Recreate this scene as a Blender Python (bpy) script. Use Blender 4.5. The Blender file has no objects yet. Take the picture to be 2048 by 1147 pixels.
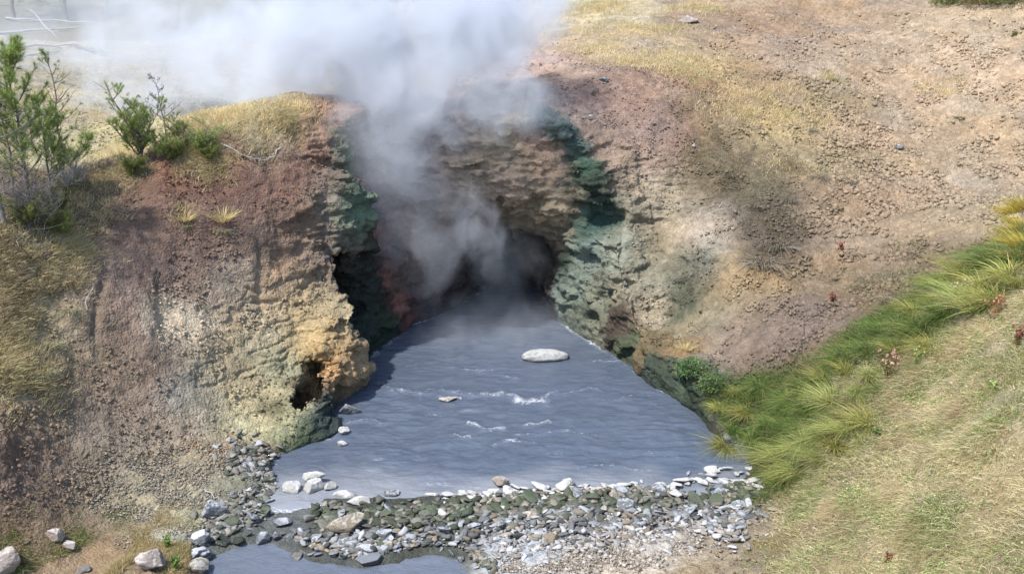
import bpy, math, time, random
import numpy as np
import openvdb as vdb
from mathutils import Vector, Matrix, Quaternion
from mathutils.bvhtree import BVHTree
T0 = time.time()
def log(*a): print('[%.1f]' % (time.time()-T0), *a, flush=True)
rng = np.random.default_rng(7)
random.seed(7)
S = bpy.context.scene
COL = S.collection
# ------------------------------------------------------------------ camera
CAMZ = 8.0; PITCH = math.radians(15.0); FPX = 1991.0
def ray(px, py):
    X = (px-1024.0)/FPX; Y = -(py-573.5)/FPX
    return np.array([X, math.cos(PITCH)+math.sin(PITCH)*Y, -math.sin(PITCH)+math.cos(PITCH)*Y])
def at(px, py, y):
    d = ray(px, py); t = y/d[1]
    return np.array([d[0]*t, y, CAMZ+d[2]*t])
def at_z(px, py, z):
    d = ray(px, py); t = (z-CAMZ)/d[2]
    return np.array([d[0]*t, d[1]*t, z])
cam = bpy.data.objects.new('camera', bpy.data.cameras.new('camera')); COL.objects.link(cam)
cam.location = (0, 0, CAMZ); cam.rotation_euler = (math.radians(90)-PITCH, 0, 0)
cam.data.lens = 36.0*FPX/2048.0; cam.data.sensor_width = 36.0; cam.data.clip_end = 2000; cam.data.clip_start = .1
S.camera = cam
# ------------------------------------------------------------------ numpy noise
def _h(ix, iy, iz, seed):
    h = (ix.astype(np.uint32)*np.uint32(374761393) ^ iy.astype(np.uint32)*np.uint32(668265263) ^ iz.astype(np.uint32)*np.uint32(2147483647-58) ^ np.uint32((seed*974711+17) & 0xffffffff))
    h ^= h >> np.uint32(15); h *= np.uint32(2246822519); h ^= h >> np.uint32(13); h *= np.uint32(3266489917); h ^= h >> np.uint32(16)
    return h.astype(np.float32)*np.float32(1.0/4294967295.0)
def vnoise(p, seed=0):
    """value noise in -1..1, p (N,3)"""
    p = p.astype(np.float32)
    i = np.floor(p).astype(np.int32); f = p-i
    u = f*f*f*(f*(f*6-15)+10)
    x, y, z = i[:,0], i[:,1], i[:,2]; ux, uy, uz = u[:,0], u[:,1], u[:,2]
    c = [[[ _h(x+a, y+b, z+d, seed) for d in (0,1)] for b in (0,1)] for a in (0,1)]
    def L(a, b, t): return a+(b-a)*t
    r = L(L(L(c[0][0][0], c[1][0][0], ux), L(c[0][1][0], c[1][1][0], ux), uy),
          L(L(c[0][0][1], c[1][0][1], ux), L(c[0][1][1], c[1][1][1], ux), uy), uz)
    return r*2-1
def fbm(p, octv=3, seed=0, gain=.5):
    s = 0; a = 1.0; n = 0
    R = np.array([[.8,.6,0],[-.6,.8,0],[0,0,1]])@np.array([[1,0,0],[0,.8,.6],[0,-.6,.8]])
    for o in range(octv):
        s = s+a*vnoise(p, seed+o*13); n += a; a *= gain; p = (p@R)*2.03+7.1
    return s/n
def cell(p, seed=0):
    """F1 distance of cellular noise"""
    i = np.floor(p).astype(np.int32); f = (p-i).astype(np.float32)
    o = np.where(f > .5, 0, -1)
    best = np.full(len(p), 9.0, np.float32); bid = np.zeros(len(p), np.float32)
    for a in (0,1):
        for b in (0,1):
            for c in (0,1):
                cx = i[:,0]+o[:,0]+a; cy = i[:,1]+o[:,1]+b; cz = i[:,2]+o[:,2]+c
                d = ((cx+_h(cx,cy,cz,seed)-p[:,0])**2+(cy+_h(cx,cy,cz,seed+1)-p[:,1])**2+(cz+_h(cx,cy,cz,seed+2)-p[:,2])**2)
                m = d < best; best = np.where(m, d, best); bid = np.where(m, _h(cx,cy,cz,seed+3), bid)
    return np.sqrt(best), bid
def sst(a, b, x):
    t = np.clip((x-a)/(b-a), 0, 1); return t*t*(3-2*t)
def lin(c):
    c = np.asarray(c, float)/255.0
    return np.where(c <= .04045, c/12.92, ((c+.055)/1.055)**2.4)
# ------------------------------------------------------------------ mesh helpers
def mesh_from(name, V, quads=None, tris=None, cols=None, smooth=True, attrs=None):
    me = bpy.data.meshes.new(name)
    V = np.asarray(V, np.float32)
    idx = []; starts = []; n = 0
    if quads is not None and len(quads):
        q = np.asarray(quads, np.int32); idx.append(q.ravel()); starts.append(np.arange(len(q))*4); n = len(q)*4
    if tris is not None and len(tris):
        t = np.asarray(tris, np.int32); idx.append(t.ravel()); starts.append(n+np.arange(len(t))*3)
    idx = np.concatenate(idx).astype(np.int32); starts = np.concatenate(starts).astype(np.int32)
    me.vertices.add(len(V)); me.vertices.foreach_set('co', V.ravel())
    me.loops.add(len(idx)); me.loops.foreach_set('vertex_index', idx)
    me.polygons.add(len(starts)); me.polygons.foreach_set('loop_start', starts)
    if cols is not None:
        a = me.color_attributes.new('Col', 'FLOAT_COLOR', 'POINT')
        c = np.ones((len(V), 4), np.float32); c[:,:3] = cols; a.data.foreach_set('color', c.ravel())
    for k, v in (attrs or {}).items():
        a = me.attributes.new(k, 'FLOAT', 'POINT'); a.data.foreach_set('value', np.asarray(v, np.float32))
    me.update(calc_edges=True); me.validate()
    if smooth: me.polygons.foreach_set('use_smooth', np.ones(len(me.polygons), bool))
    return me
def link(name, me, mat=None, parent=None):
    o = bpy.data.objects.new(name, me); COL.objects.link(o)
    if mat is not None and me is not None and len(me.materials) == 0: me.materials.append(mat)
    if parent is not None: o.parent = parent
    return o
def tag(o, label, cat, group=None, kind=None):
    o['label'] = label; o['category'] = cat
    if group: o['group'] = group
    if kind: o['kind'] = kind
    return o
def empty(name, loc, rz=0.0):
    o = bpy.data.objects.new(name, None); COL.objects.link(o); o.location = loc; o.rotation_euler = (0, 0, rz)
    o.empty_display_size = .1
    return o
# ------------------------------------------------------------------ terrain shape
# control points of the slope: (px, py, distance) read off the photograph, plus world points outside it
CP = [(0,1147,13.2),(200,1147,13.4),(0,1000,13.9),(0,900,14.5),(0,700,15.8),(0,600,16.8),(0,430,18.3),(120,520,18.2),
 (150,1040,14.6),(150,900,15.6),(150,760,16.8),(250,1060,14.6),(250,640,18.3),(350,870,17.0),(330,1010,15.3),(430,930,16.5),(400,600,19.6),(300,420,20.6),
 (470,760,18.9),(480,850,17.95),(500,300,22.3),(600,250,23.8),(560,560,21.0),(600,700,20.2),(640,500,22.2),(690,330,23.7),(670,245,24.3),
 (200,320,22.6),(300,260,24.4),(100,330,22.3),(0,330,21.5),(300,180,31),(100,120,42),(450,200,29),(600,200,29),(300,100,43),(550,120,41),
 (800,215,26.5),(1000,215,26.8),(1150,230,27.0),(1000,100,36),(1000,20,42),(800,100,37),(760,30,43),
 (1200,330,25.9),(1300,330,26.3),(1290,560,23.9),(1330,480,25.2),(1300,650,22.9),(1330,700,21.6),(1400,450,24.6),(1400,160,29.8),(1250,150,29.5),(1250,50,36),(1400,40,37),
 (1420,640,21.8),(1450,740,19.8),(1550,560,22.2),(1550,680,20.4),(1600,300,27.5),(1550,430,24.6),(1700,600,20.9),(1700,300,28.0),(1700,50,37.0),(1550,100,33.5),(2048,0,35.5),(1900,150,32),
 (2048,350,26.0),(1900,400,24.5),(1850,480,22.3),(1950,230,29.5),(1700,450,24),
 (1450,830,18.4),(1480,930,16.9),(1600,780,17.6),(1750,680,17.2),(1900,600,16.8),(2048,500,17.0),(2048,600,14.6),(1950,700,14.4),(1800,800,14.4),(1700,850,14.8),(1600,920,15.2),(1560,960,15.3),
 (1600,1030,13.8),(1500,1060,13.9),(1400,1100,13.6),(1650,1147,12.0),(1850,1147,10.9),(2048,1147,9.9),(2048,850,12.0),(1900,900,12.4),(1800,1000,12.4)]
WP = [(-14,12,2.2),(-14,18,4.6),(-16,24,5.6),(-20,32,6.4),(-26,42,7.4),(-10,9,.6),(-4,9,.2),(0,9,.25),(3,9,.8),(7,8,2.6),(12,9,4.6),(13,14,5.2),(12.5,18,5.0),
 (16,24,6.0),(19,30,8.0),(24,38,11.0),(14,42,9.8),(-2,12.2,-.2),(-4.3,13.5,-.3),(-3.2,13.2,-.3),(-1.3,13.5,-.26),(-.2,13.2,.05),(-2.2,14.0,-.02),(-5.4,13.2,.18),(-3.2,14.5,.02),(-1.5,14.6,.04),(0,14.4,.06),(.8,13.0,.12),(2.2,13.6,.16),(3.6,14.9,.14),
 (-3.9,15.3,-.06),(-2.6,15.4,.08),(0,15.4,.1),(2,15.6,.12),(4.2,16.1,.12),(-4.9,15.2,.04),(-4.3,14.6,-.08),(-4.6,16.2,.05),(-5.6,15.8,.16),(-4.4,16.9,.1),
 (-2.5,18,.4),(0,18,.4),(2.5,18,.4),(2.0,21,2.0),(0,22,3.2),(-2,21,1.8),(-1,24,5.0),(1,25,5.2),(0,20,2),(-3.2,19.5,.9),(-3.6,21.4,1.6),(-3.6,22.6,3.0)]
P3 = np.array([at(*c) for c in CP]+[list(map(float, w)) for w in WP])
def _k(d): return np.sqrt(d*d+.35)
def rbf_fit(P):
    n = len(P); D = np.hypot(P[:,None,0]-P[None,:,0], P[:,None,1]-P[None,:,1])
    A = np.zeros((n+3, n+3)); A[:n,:n] = -_k(D)-np.eye(n)*.02*-1*0; A[:n,:n] += -0.0
    A[:n,:n] -= -0.03*np.eye(n)
    A[:n,n] = 1; A[:n,n+1] = P[:,0]; A[:n,n+2] = P[:,1]; A[n:,:n] = A[:n,n:].T
    b = np.concatenate([P[:,2], np.zeros(3)])
    return np.linalg.solve(A, b)
W = rbf_fit(P3)
def Hill(x, y):
    sh = x.shape; x = x.ravel(); y = y.ravel(); n = len(P3)
    out = W[n]+W[n+1]*x+W[n+2]*y
    for i in range(n): out = out-W[i]*_k(np.hypot(x-P3[i,0], y-P3[i,1]))
    return out.reshape(sh)
POLY = np.array([(-3.85,15.9),(-4.35,16.7),(-4.5,17.3),(-4.0,18.0),(-3.85,18.9),(-3.68,20.3),(-3.35,21.3),(-3.55,22.2),(-3.45,23.3),(-2.95,24.9),(-2.63,25.9),(-1.95,27.0),(-1.3,28.4),(-.6,30),(.8,30.4),
 (1.0,28.4),(1.19,26.3),(1.9,24.7),(2.35,23.6),(2.87,22.4),(3.03,21.4),(3.6,20.4),(3.88,19.6),(4.05,18.0),(4.45,17.1),(4.3,16.5),(2.2,16.15),(0,15.85),(-2,15.7)])
def sdpoly(x, y, poly=POLY):
    d = np.full(x.shape, 1e9); s = np.ones(x.shape)
    n = len(poly)
    for i in range(n):
        a = poly[i]; b = poly[i-1]
        ex, ey = b-a; wx = x-a[0]; wy = y-a[1]
        t = np.clip((wx*ex+wy*ey)/(ex*ex+ey*ey), 0, 1)
        d = np.minimum(d, (wx-ex*t)**2+(wy-ey*t)**2)
        c1 = y >= a[1]; c2 = y < b[1]; c3 = ex*wy > ey*wx
        s = np.where((c1 & c2 & c3) | (~c1 & ~c2 & ~c3), -s, s)
    return s*np.sqrt(d)
BED = -.45
def ell(x, y, z, c, r): return (np.sqrt(((x-c[0])/r[0])**2+((y-c[1])/r[1])**2+((z-c[2])/r[2])**2)-1)*min(r)
def smax(a, b, k): h = np.clip(.5+.5*(a-b)/k, 0, 1); return b*(1-h)+a*h+k*h*(1-h)
def smin(a, b, k): return -smax(-a, -b, k)
def terrain_f(x, y, z, H, D):
    # H slope height and D plan distance to the pool outline, broadcastable
    fh = (z-H)*.75
    left = sst(.3, -.6, x)
    lean = (.16*left+.17*(1-left))*np.clip(z, 0, 6)
    back = sst(25.0, 26.5, y)
    v = D-lean*(1-.6*back)
    brow = smax((25.75+.12*(z-4)+.05*(x+.6)**2)-y, np.maximum(3.65-1.2*np.clip(y-25.8, 0, 9)-.16*(x+.5)**2, 2.45-.55*(x-.1)**2-.30*np.clip(y-27.0, 0, 5))-z, .45)
    v = smax(v, -brow, .25)
    v = smax(v, BED-z, .15)
    v = smin(v, ell(x, y, z, (-3.75, 23.15, 1.75), (.95, 1.0, 1.25)), .3)       # undercut behind the nose
    v = smin(v, ell(x, y, z, (2.25, 25.0, 3.1), (.75, .9, .55)), .2)          # recess under the green brow on the right
    f = smax(fh, -v, .22)
    f = smin(f, ell(x, y, z, (-4.05, 21.0, .75), (.72, .8, .95)), .35)          # nose
    f = smin(f, ell(x, y, z, (-4.75, 18.75, .0), (1.25, .95, .34)), .12)        # ledge
    f = smin(f, ell(x, y, z, (-4.0, 23.7, 3.3), (.55, .8, 1.15)), .5)         # green brow
    hole = ell(x, y, z, (-4.2, 19.8, .55), (.30, 1.1, .42))
    hole = smin(hole, ell(x, y, z, (-4.5, 19.35, .3), (.36, .6, .28)), .1)
    f = smax(f, -hole, .07)
    return f
# warped voxel grid: finer near the camera
du = .06
U = np.arange(-13.6, 14.6, du)
ys = [8.0]
while ys[-1] < 45: ys.append(ys[-1]+du*(ys[-1]+4)/24)
Yg = np.array(ys); Zg = np.arange(-.9, 12.6, du)
Xg = U[:,None]*((Yg+4)/24)[None,:]; Y2 = np.broadcast_to(Yg[None,:], Xg.shape)
Hg = Hill(Xg, Y2); Dg = sdpoly(Xg, Y2)
F = np.empty((len(U), len(Yg), len(Zg)), np.float32)
for i in range(0, len(U), 40):
    sl = slice(i, i+40)
    F[sl] = terrain_f(Xg[sl,:,None], Y2[sl,:,None], Zg[None,None,:], Hg[sl,:,None], Dg[sl,:,None])
F = np.clip(F, -1, 1)
log('field', F.shape)
g = vdb.FloatGrid(1.0); g.copyFromArray(F)
try: pts, tri, quads = g.convertToPolygons(0.0, 0.0)
except Exception: pts, quads = g.convertToQuads(0.0); tri = []
del F, g
def unwarp(p):
    y = np.interp(p[:,1], np.arange(len(Yg)), Yg)
    x = (U[0]+p[:,0]*du)*(y+4)/24
    return np.stack([x, y, Zg[0]+p[:,2]*du], 1)
V = unwarp(pts.astype(np.float64)); quads = quads.astype(np.int64)
log('mesh', len(V), len(quads), len(tri))
def vnormals(V, Q):
    n = np.cross(V[Q[:,2]]-V[Q[:,0]], V[Q[:,3]]-V[Q[:,1]])
    N = np.zeros_like(V)
    for k in range(4):
        for a in range(3): N[:,a] += np.bincount(Q[:,k], n[:,a], len(V))
    return N/(np.linalg.norm(N, axis=1)[:,None]+1e-12)
# keep only the component that matters: drop faces on the box sides and far under the ground
qc = V[quads].mean(1)
keep = (qc[:,2] > -.8) & (np.abs(qc[:,0]) < .56*qc[:,1]+2.2) & (qc[:,1] < 44.8) & (qc[:,1] > 8.1) & (qc[:,2] < 12.4)
quads = quads[keep]
used = np.unique(quads); rm = np.full(len(V), -1, np.int64); rm[used] = np.arange(len(used)); V = V[used]; quads = rm[quads]
N = vnormals(V, quads)
# make normals point up/out
if N[:,2].mean() < 0: quads = quads[:, ::-1]; N = -N
def region_masks(V, N):
    D = sdpoly(V[:,0], V[:,1])
    near = sst(2.6, .2, D)*sst(.2, 1.0, V[:,2]+.3)*sst(17.6, 19, V[:,1])       # near the cave walls
    steep = sst(.85, .45, N[:,2])
    cliff = np.clip(near*(.45+.55*steep)+.3*steep, 0, 1)
    cliff = cliff*(1-.72*sst(-4.4, -5.6, V[:,0])*sst(1.9, 1.2, np.abs(V[:,2]-.8))*0-.72*sst(-4.2, -5.2, V[:,0]))
    bank = sst(.0, 2.0, V[:,0]-(3.2+ (V[:,1]-13)*.33))*sst(19.5, 16.5, V[:,1]) # grassy near bank on the right
    return D, cliff, bank
D, cliff, bank = region_masks(V, N)
low = .26*fbm(V*.45, 3, 3)*sst(.15, 1.2, V[:,2])*(1-.5*bank)
rl = np.abs(vnoise(np.stack([V[:,0]*1.1+V[:,1]*.55+.8*fbm(V*.5, 2, 45), V[:,1]*.22-V[:,0]*.1, V[:,2]*.1], 1), 47))
low -= .07*sst(.30, .0, rl)*sst(-.3, .4, vnoise(V*.7, 49))*sst(.8, 2.2, V[:,2])*sst(.3, 1.5, D)*(1-bank)
sz = V[:,2]+.25*fbm(V*.5, 2, 21)
cb, ib = cell(V*np.array([1.1,1.1,2.4])+.5*fbm(V*1.1, 2, 15)[:,None], 17)
low += cliff*.50*(ib-.5)*sst(.70, .42, cb)
low += cliff*(.20*fbm(V*np.array([.9,.9,1.5]), 3, 5)+.05*np.abs(vnoise(np.stack([V[:,0]*.5, V[:,1]*.5, sz*3.1], 1), 9)))
low = np.where(V[:,2] < .02, low*.3, low)
V = V+N*low[:,None]
log('low displaced')
# one level of plain subdivision
def subdivide(V, Q, X):
    E = np.concatenate([np.sort(Q[:,[k,(k+1)%4]], 1) for k in range(4)])
    key = E[:,0]*len(V)+E[:,1]; uk, inv = np.unique(key, return_inverse=True)
    EM = (V[uk//len(V)]+V[uk%len(V)])/2; FM = V[Q].mean(1)
    nq = len(Q); e = [inv[k*nq:(k+1)*nq]+len(V) for k in range(4)]; f = np.arange(nq)+len(V)+len(EM)
    # light smoothing of edge midpoints keeps the surface round
    V2 = np.concatenate([V, EM, FM])
    Q2 = np.concatenate([np.stack([Q[:,k], e[k], f, e[(k+3)%4]], 1) for k in range(4)])
    X2 = np.concatenate([X, (X[uk//len(V)]+X[uk%len(V)])/2, X[Q].mean(1)])
    return V2, Q2, X2
BV, BQ = V.copy(), quads.copy()
BVH = BVHTree.FromPolygons(BV.tolist(), BQ.tolist())
log('bvh')
CAMV = Vector((0, 0, CAMZ))
def hit(px, py):
    d = Vector(ray(px, py)).normalized()
    r = BVH.ray_cast(CAMV, d, 200)
    if r[0] is None: return np.array(at(px, py, 40)), np.array([0, 0, 1.])
    return np.array(r[0]), np.array(r[1])
def ground(x, y, zt=30):
    r = BVH.ray_cast(Vector((x, y, zt)), Vector((0, 0, -1)), 60)
    if r[0] is None: return 0.0, np.array([0, 0, 1.])
    n = np.array(r[1]); 
    return r[0][2], (n if n[2] > 0 else -n)
def anchors(L):
    out = []
    for a in L:
        p, n = hit(a[0], a[1]); dist = np.linalg.norm(p-np.array([0, 0, CAMZ]))
        out.append((p, a[2]*dist/FPX, a[3:]))
    return out
# ------------------------------------------------------------------ soil and rock colours, anchored where they lie in the place
A = [ # px, py, radius px, rgb, k
(30,1000,120,(112,80,70),1.25),(60,860,100,(115,88,75),1.25),(150,780,100,(120,92,80),1.25),(150,650,90,(118,88,80),1.25),(60,600,90,(150,135,95),1.1),(60,720,90,(155,140,100),1.1),(60,480,70,(112,98,66),1.1),
(200,560,90,(124,94,86),1.25),(300,480,90,(114,86,78),1.25),(450,380,90,(110,74,64),1.25),(560,330,80,(122,82,72),1.25),(620,280,60,(128,86,76),1.25),(300,400,60,(98,68,60),1.25),(350,350,40,(126,76,56),1.2),(420,340,40,(116,74,60),1.2),(240,350,50,(118,88,68),1.1),(180,420,60,(118,95,75),1.1),
(560,430,70,(112,82,74),1.25),(640,480,50,(108,92,86),1.25),(640,400,30,(138,120,112),1.2),(560,560,30,(160,122,92),1.05),(600,630,50,(164,138,102),1.05),(480,600,60,(152,127,112),1.15),(350,635,32,(196,170,150),1.15),(395,650,28,(190,166,146),1.15),(330,665,30,(185,160,142),1.15),(430,700,50,(145,122,106),1.15),
(450,770,50,(158,136,104),1.15),(380,790,45,(132,124,122),1.15),(300,700,60,(130,104,92),1.2),(300,860,80,(126,104,94),1.2),(230,930,70,(132,115,100),1.15),(480,850,50,(172,156,118),1.1),(400,840,40,(150,130,112),1.1),(560,850,35,(150,140,105),1.1),
(620,680,40,(180,144,84),1.1),(680,700,35,(178,142,86),1.1),(655,735,22,(200,136,58),1.1),(690,740,22,(190,150,90),1.1),(560,740,30,(128,122,96),1.1),(540,812,20,(62,66,44),1.2),(640,860,28,(58,72,68),1.2),(610,885,24,(66,84,50),1.2),(560,885,20,(120,124,84),1.1),(600,790,14,(96,66,44),1.1),(585,765,12,(70,52,36),1.2),(660,800,20,(70,74,66),1.1),(680,770,14,(120,96,60),1.1),
(300,1000,70,(156,144,122),1.1),(400,930,60,(154,136,116),1.1),(480,960,50,(112,112,102),1.1),(540,930,40,(140,132,118),1.1),(200,1060,60,(142,112,86),1.1),(480,893,22,(178,122,76),1.1),(530,900,14,(170,100,80),1.1),(100,1100,90,(140,115,85),1.1),(350,1040,50,(144,142,128),1.1),(460,1060,50,(96,98,96),1.1),(60,1000,50,(96,74,66),1.2),
(560,1050,60,(90,95,95),1.1),(700,1040,60,(84,88,80),1.0),(850,1040,60,(78,82,72),1.0),(1000,1020,50,(120,120,110),1.0),(1080,1070,50,(168,174,178),1.0),(1150,1100,50,(170,172,172),1.0),(1300,1085,50,(190,178,160),.95),(1200,1135,50,(184,168,146),.95),(1400,1050,40,(160,155,145),.95),(1450,1090,50,(168,146,112),.9),
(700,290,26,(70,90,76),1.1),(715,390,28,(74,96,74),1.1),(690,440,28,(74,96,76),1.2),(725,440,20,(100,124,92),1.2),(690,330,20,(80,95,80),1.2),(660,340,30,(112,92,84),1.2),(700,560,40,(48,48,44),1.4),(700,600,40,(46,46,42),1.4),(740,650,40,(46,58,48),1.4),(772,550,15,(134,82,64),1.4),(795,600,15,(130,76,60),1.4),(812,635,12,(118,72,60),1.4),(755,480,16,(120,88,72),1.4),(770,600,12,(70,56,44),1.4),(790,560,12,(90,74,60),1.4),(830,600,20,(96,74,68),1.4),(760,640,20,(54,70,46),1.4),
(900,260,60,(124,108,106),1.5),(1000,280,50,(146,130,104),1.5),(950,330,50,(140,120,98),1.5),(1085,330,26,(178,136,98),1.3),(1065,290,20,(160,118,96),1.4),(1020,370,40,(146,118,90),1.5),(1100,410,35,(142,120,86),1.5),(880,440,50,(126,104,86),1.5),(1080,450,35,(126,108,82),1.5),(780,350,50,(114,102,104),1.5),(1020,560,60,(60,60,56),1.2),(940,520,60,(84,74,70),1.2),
(1130,265,30,(78,94,88),1.2),(1110,230,22,(90,104,98),1.2),(1140,300,26,(62,84,74),1.2),(1155,345,22,(50,84,64),1.3),(1180,385,24,(42,62,54),1.3),(1215,430,26,(48,74,64),1.4),(1180,450,24,(46,76,64),1.4),(1120,520,16,(52,62,46),1.4),(1170,520,30,(124,138,120),1.1),(1225,500,30,(132,140,118),1.1),(1200,600,40,(112,114,92),1.15),(1150,580,24,(106,120,104),1.15),(1250,560,26,(148,140,112),1.05),(1160,630,24,(90,100,80),1.25),(1235,640,24,(66,56,46),1.3),(1300,615,26,(160,142,108),1.15),(1290,680,24,(112,96,60),1.15),(1370,690,24,(146,112,58),1.1),(1260,705,20,(68,80,56),1.1),(1310,745,20,(66,80,64),1.1),(1400,800,26,(60,72,50),1.1),(1380,735,26,(80,98,68),1.0),(1430,860,30,(84,84,60),1.1),(1480,900,20,(150,148,136),1.0),
(1250,340,35,(152,130,106),1.1),(1320,420,50,(158,142,112),1.05),(1300,500,45,(140,132,102),1.05),(1380,540,40,(108,106,84),1.05),(1370,600,25,(80,84,60),1.1),(1400,450,50,(172,152,126),1.05),(1300,260,50,(152,122,102),1.05),(1200,250,40,(150,126,110),1.05),(1200,190,50,(150,118,104),1.0),(1300,180,50,(150,118,94),1.0),(1380,220,30,(146,120,94),1.0),(1160,150,40,(168,138,114),.95),(1130,200,30,(160,136,126),.95),
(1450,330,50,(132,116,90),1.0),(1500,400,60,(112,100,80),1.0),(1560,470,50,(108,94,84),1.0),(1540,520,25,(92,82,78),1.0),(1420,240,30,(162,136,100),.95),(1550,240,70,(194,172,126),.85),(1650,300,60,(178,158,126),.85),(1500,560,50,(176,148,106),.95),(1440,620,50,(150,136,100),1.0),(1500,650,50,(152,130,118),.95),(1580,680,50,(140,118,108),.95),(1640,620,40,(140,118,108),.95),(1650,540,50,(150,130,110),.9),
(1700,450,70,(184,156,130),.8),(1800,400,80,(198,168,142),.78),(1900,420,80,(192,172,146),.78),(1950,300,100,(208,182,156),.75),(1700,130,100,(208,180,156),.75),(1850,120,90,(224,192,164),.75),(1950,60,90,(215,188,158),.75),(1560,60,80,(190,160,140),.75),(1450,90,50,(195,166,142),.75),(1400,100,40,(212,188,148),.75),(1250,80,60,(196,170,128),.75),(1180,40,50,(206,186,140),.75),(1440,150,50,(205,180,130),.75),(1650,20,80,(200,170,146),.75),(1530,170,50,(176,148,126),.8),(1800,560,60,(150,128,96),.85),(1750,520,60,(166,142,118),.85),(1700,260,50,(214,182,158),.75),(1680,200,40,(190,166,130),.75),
(950,110,80,(186,160,130),.9),(1050,130,50,(184,150,130),.9),(880,190,60,(170,150,135),.95),(700,180,70,(190,172,150),.85),(450,230,60,(196,176,130),.8),(250,290,50,(196,176,130),.8),(560,240,50,(190,170,125),.8),(520,285,30,(150,135,110),.9),(100,150,120,(180,165,125),.8),(300,150,120,(180,165,125),.8),(500,130,120,(185,170,130),.8),(950,30,80,(190,175,120),.8),
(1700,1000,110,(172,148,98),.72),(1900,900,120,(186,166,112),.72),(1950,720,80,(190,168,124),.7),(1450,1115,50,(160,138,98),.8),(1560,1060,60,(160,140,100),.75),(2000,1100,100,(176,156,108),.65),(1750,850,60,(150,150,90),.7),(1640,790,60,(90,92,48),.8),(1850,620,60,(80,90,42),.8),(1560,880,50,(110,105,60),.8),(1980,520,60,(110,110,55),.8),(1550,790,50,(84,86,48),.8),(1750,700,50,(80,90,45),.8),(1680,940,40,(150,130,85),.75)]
A += [(500,660,42,(172,146,110),1.1),(520,710,45,(178,152,108),1.1),(440,740,40,(168,144,110),1.1),(490,790,40,(172,150,112),1.1),(600,500,35,(126,98,84),1.15),(540,490,40,(120,94,80),1.15),(600,450,30,(112,88,76),1.15),(1450,200,50,(176,140,110),.8),(1330,240,40,(140,108,88),1.0),(1240,160,30,(146,114,92),1.0)]
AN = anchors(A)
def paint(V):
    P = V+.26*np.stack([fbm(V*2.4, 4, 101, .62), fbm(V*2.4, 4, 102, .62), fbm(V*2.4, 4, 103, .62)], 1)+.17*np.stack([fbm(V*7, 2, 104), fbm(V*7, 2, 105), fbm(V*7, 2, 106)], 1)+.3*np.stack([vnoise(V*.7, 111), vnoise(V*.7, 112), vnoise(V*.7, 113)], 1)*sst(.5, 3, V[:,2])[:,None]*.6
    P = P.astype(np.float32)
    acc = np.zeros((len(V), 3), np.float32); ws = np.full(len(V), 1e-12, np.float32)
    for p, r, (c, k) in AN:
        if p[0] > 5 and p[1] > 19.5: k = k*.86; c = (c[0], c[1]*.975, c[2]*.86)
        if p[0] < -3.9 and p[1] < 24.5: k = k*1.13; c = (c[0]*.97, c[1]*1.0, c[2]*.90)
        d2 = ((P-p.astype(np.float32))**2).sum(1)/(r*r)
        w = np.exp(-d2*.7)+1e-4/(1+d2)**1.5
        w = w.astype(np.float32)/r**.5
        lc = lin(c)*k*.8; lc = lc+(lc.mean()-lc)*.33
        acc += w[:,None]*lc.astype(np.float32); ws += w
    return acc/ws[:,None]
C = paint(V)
log('painted')
CB = C.copy()
V, quads, C = subdivide(V, quads, C)
N = vnormals(V, quads)
log('subdivided', len(V))
D, cliff, bank = region_masks(V, N)
wet = sst(.28, .0, V[:,2]+.06*vnoise(V*3, 77))*sst(1.0, .1, D)
gravel = sst(1.2, .2, V[:,2])*sst(18.5, 17, V[:,1])
c1, id1 = cell(V*7.5+.5*fbm(V*3, 2, 31)[:,None], 40)
c2, id2 = cell(V*14.0, 50)
soil = np.clip(1-cliff*.8-bank*.75, .15, 1)
hillr = sst(4, 9, V[:,0])*sst(19, 24, V[:,1])
dsp = soil*((.55-c1)*.06*sst(.35, .75, id1)+(.5-c2)*.028)*(.35+.75*sst(-.5, .4, fbm(V*1.1, 2, 61)))*(1+1.5*hillr)*(1-.3*sst(-4, -6, V[:,0]))
dsp += soil*.07*fbm(V*2.6, 3, 33)
strat = vnoise(np.stack([V[:,0]*.8, V[:,1]*.8, (V[:,2]+.18*fbm(V*.8, 2, 21)+.06*V[:,0])*6.5], 1), 71)
cb2, ib2 = cell(V*np.array([3.2,3.2,6.5])+.4*fbm(V*2, 2, 16)[:,None], 19)
sm = sst(-.25, .35, vnoise(V*.9, 23))
dsp += cliff*.15*(ib2-.5)*sst(.72, .42, cb2)
dsp += cliff*(.05*sm*strat+.025*vnoise(np.stack([V[:,0]*1.5, V[:,1]*1.5, (V[:,2]+.1*fbm(V*1.2, 2, 23))*15], 1), 72)+.07*fbm(V*np.array([4,4,6]), 3, 73)+(.45-c1)*.05)
rock = sst(2.0, 2.8, V[:,0])*sst(7.4, 5.4, V[:,0])*sst(21.5, 22.5, V[:,1])*sst(28, 26, V[:,1])*(1-cliff)*sst(-.5, .1, fbm(V*.8, 2, 81))
crk = np.abs(vnoise(np.stack([V[:,0]*1.3+.5*fbm(V*2, 2, 82), V[:,1]*1.3, V[:,2]*7+.8*fbm(V*1.5, 2, 83)], 1), 84))
crk2 = np.abs(vnoise(V*np.array([3.2,3.2,3.2])+.6*fbm(V*3, 2, 85)[:,None], 86))
nose = sst(-3.0, -3.4, V[:,0])*sst(-6.8, -5.4, V[:,0])*sst(3.0, 2.2, V[:,2])*sst(17.5, 18.5, V[:,1])*sst(23, 22, V[:,1])
dsp -= np.maximum(rock, nose)*(.055*sst(.16, .02, crk)+.035*sst(.10, .0, crk2))
dsp += rock*.05*(ib2-.5)*sst(.8, .35, cb2)
dsp += bank*.05*fbm(V*3, 3, 91)
dsp = np.where(V[:,2] < .05, dsp*.5, dsp)
V = V+N*dsp[:,None]
log('fine displaced')
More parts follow.
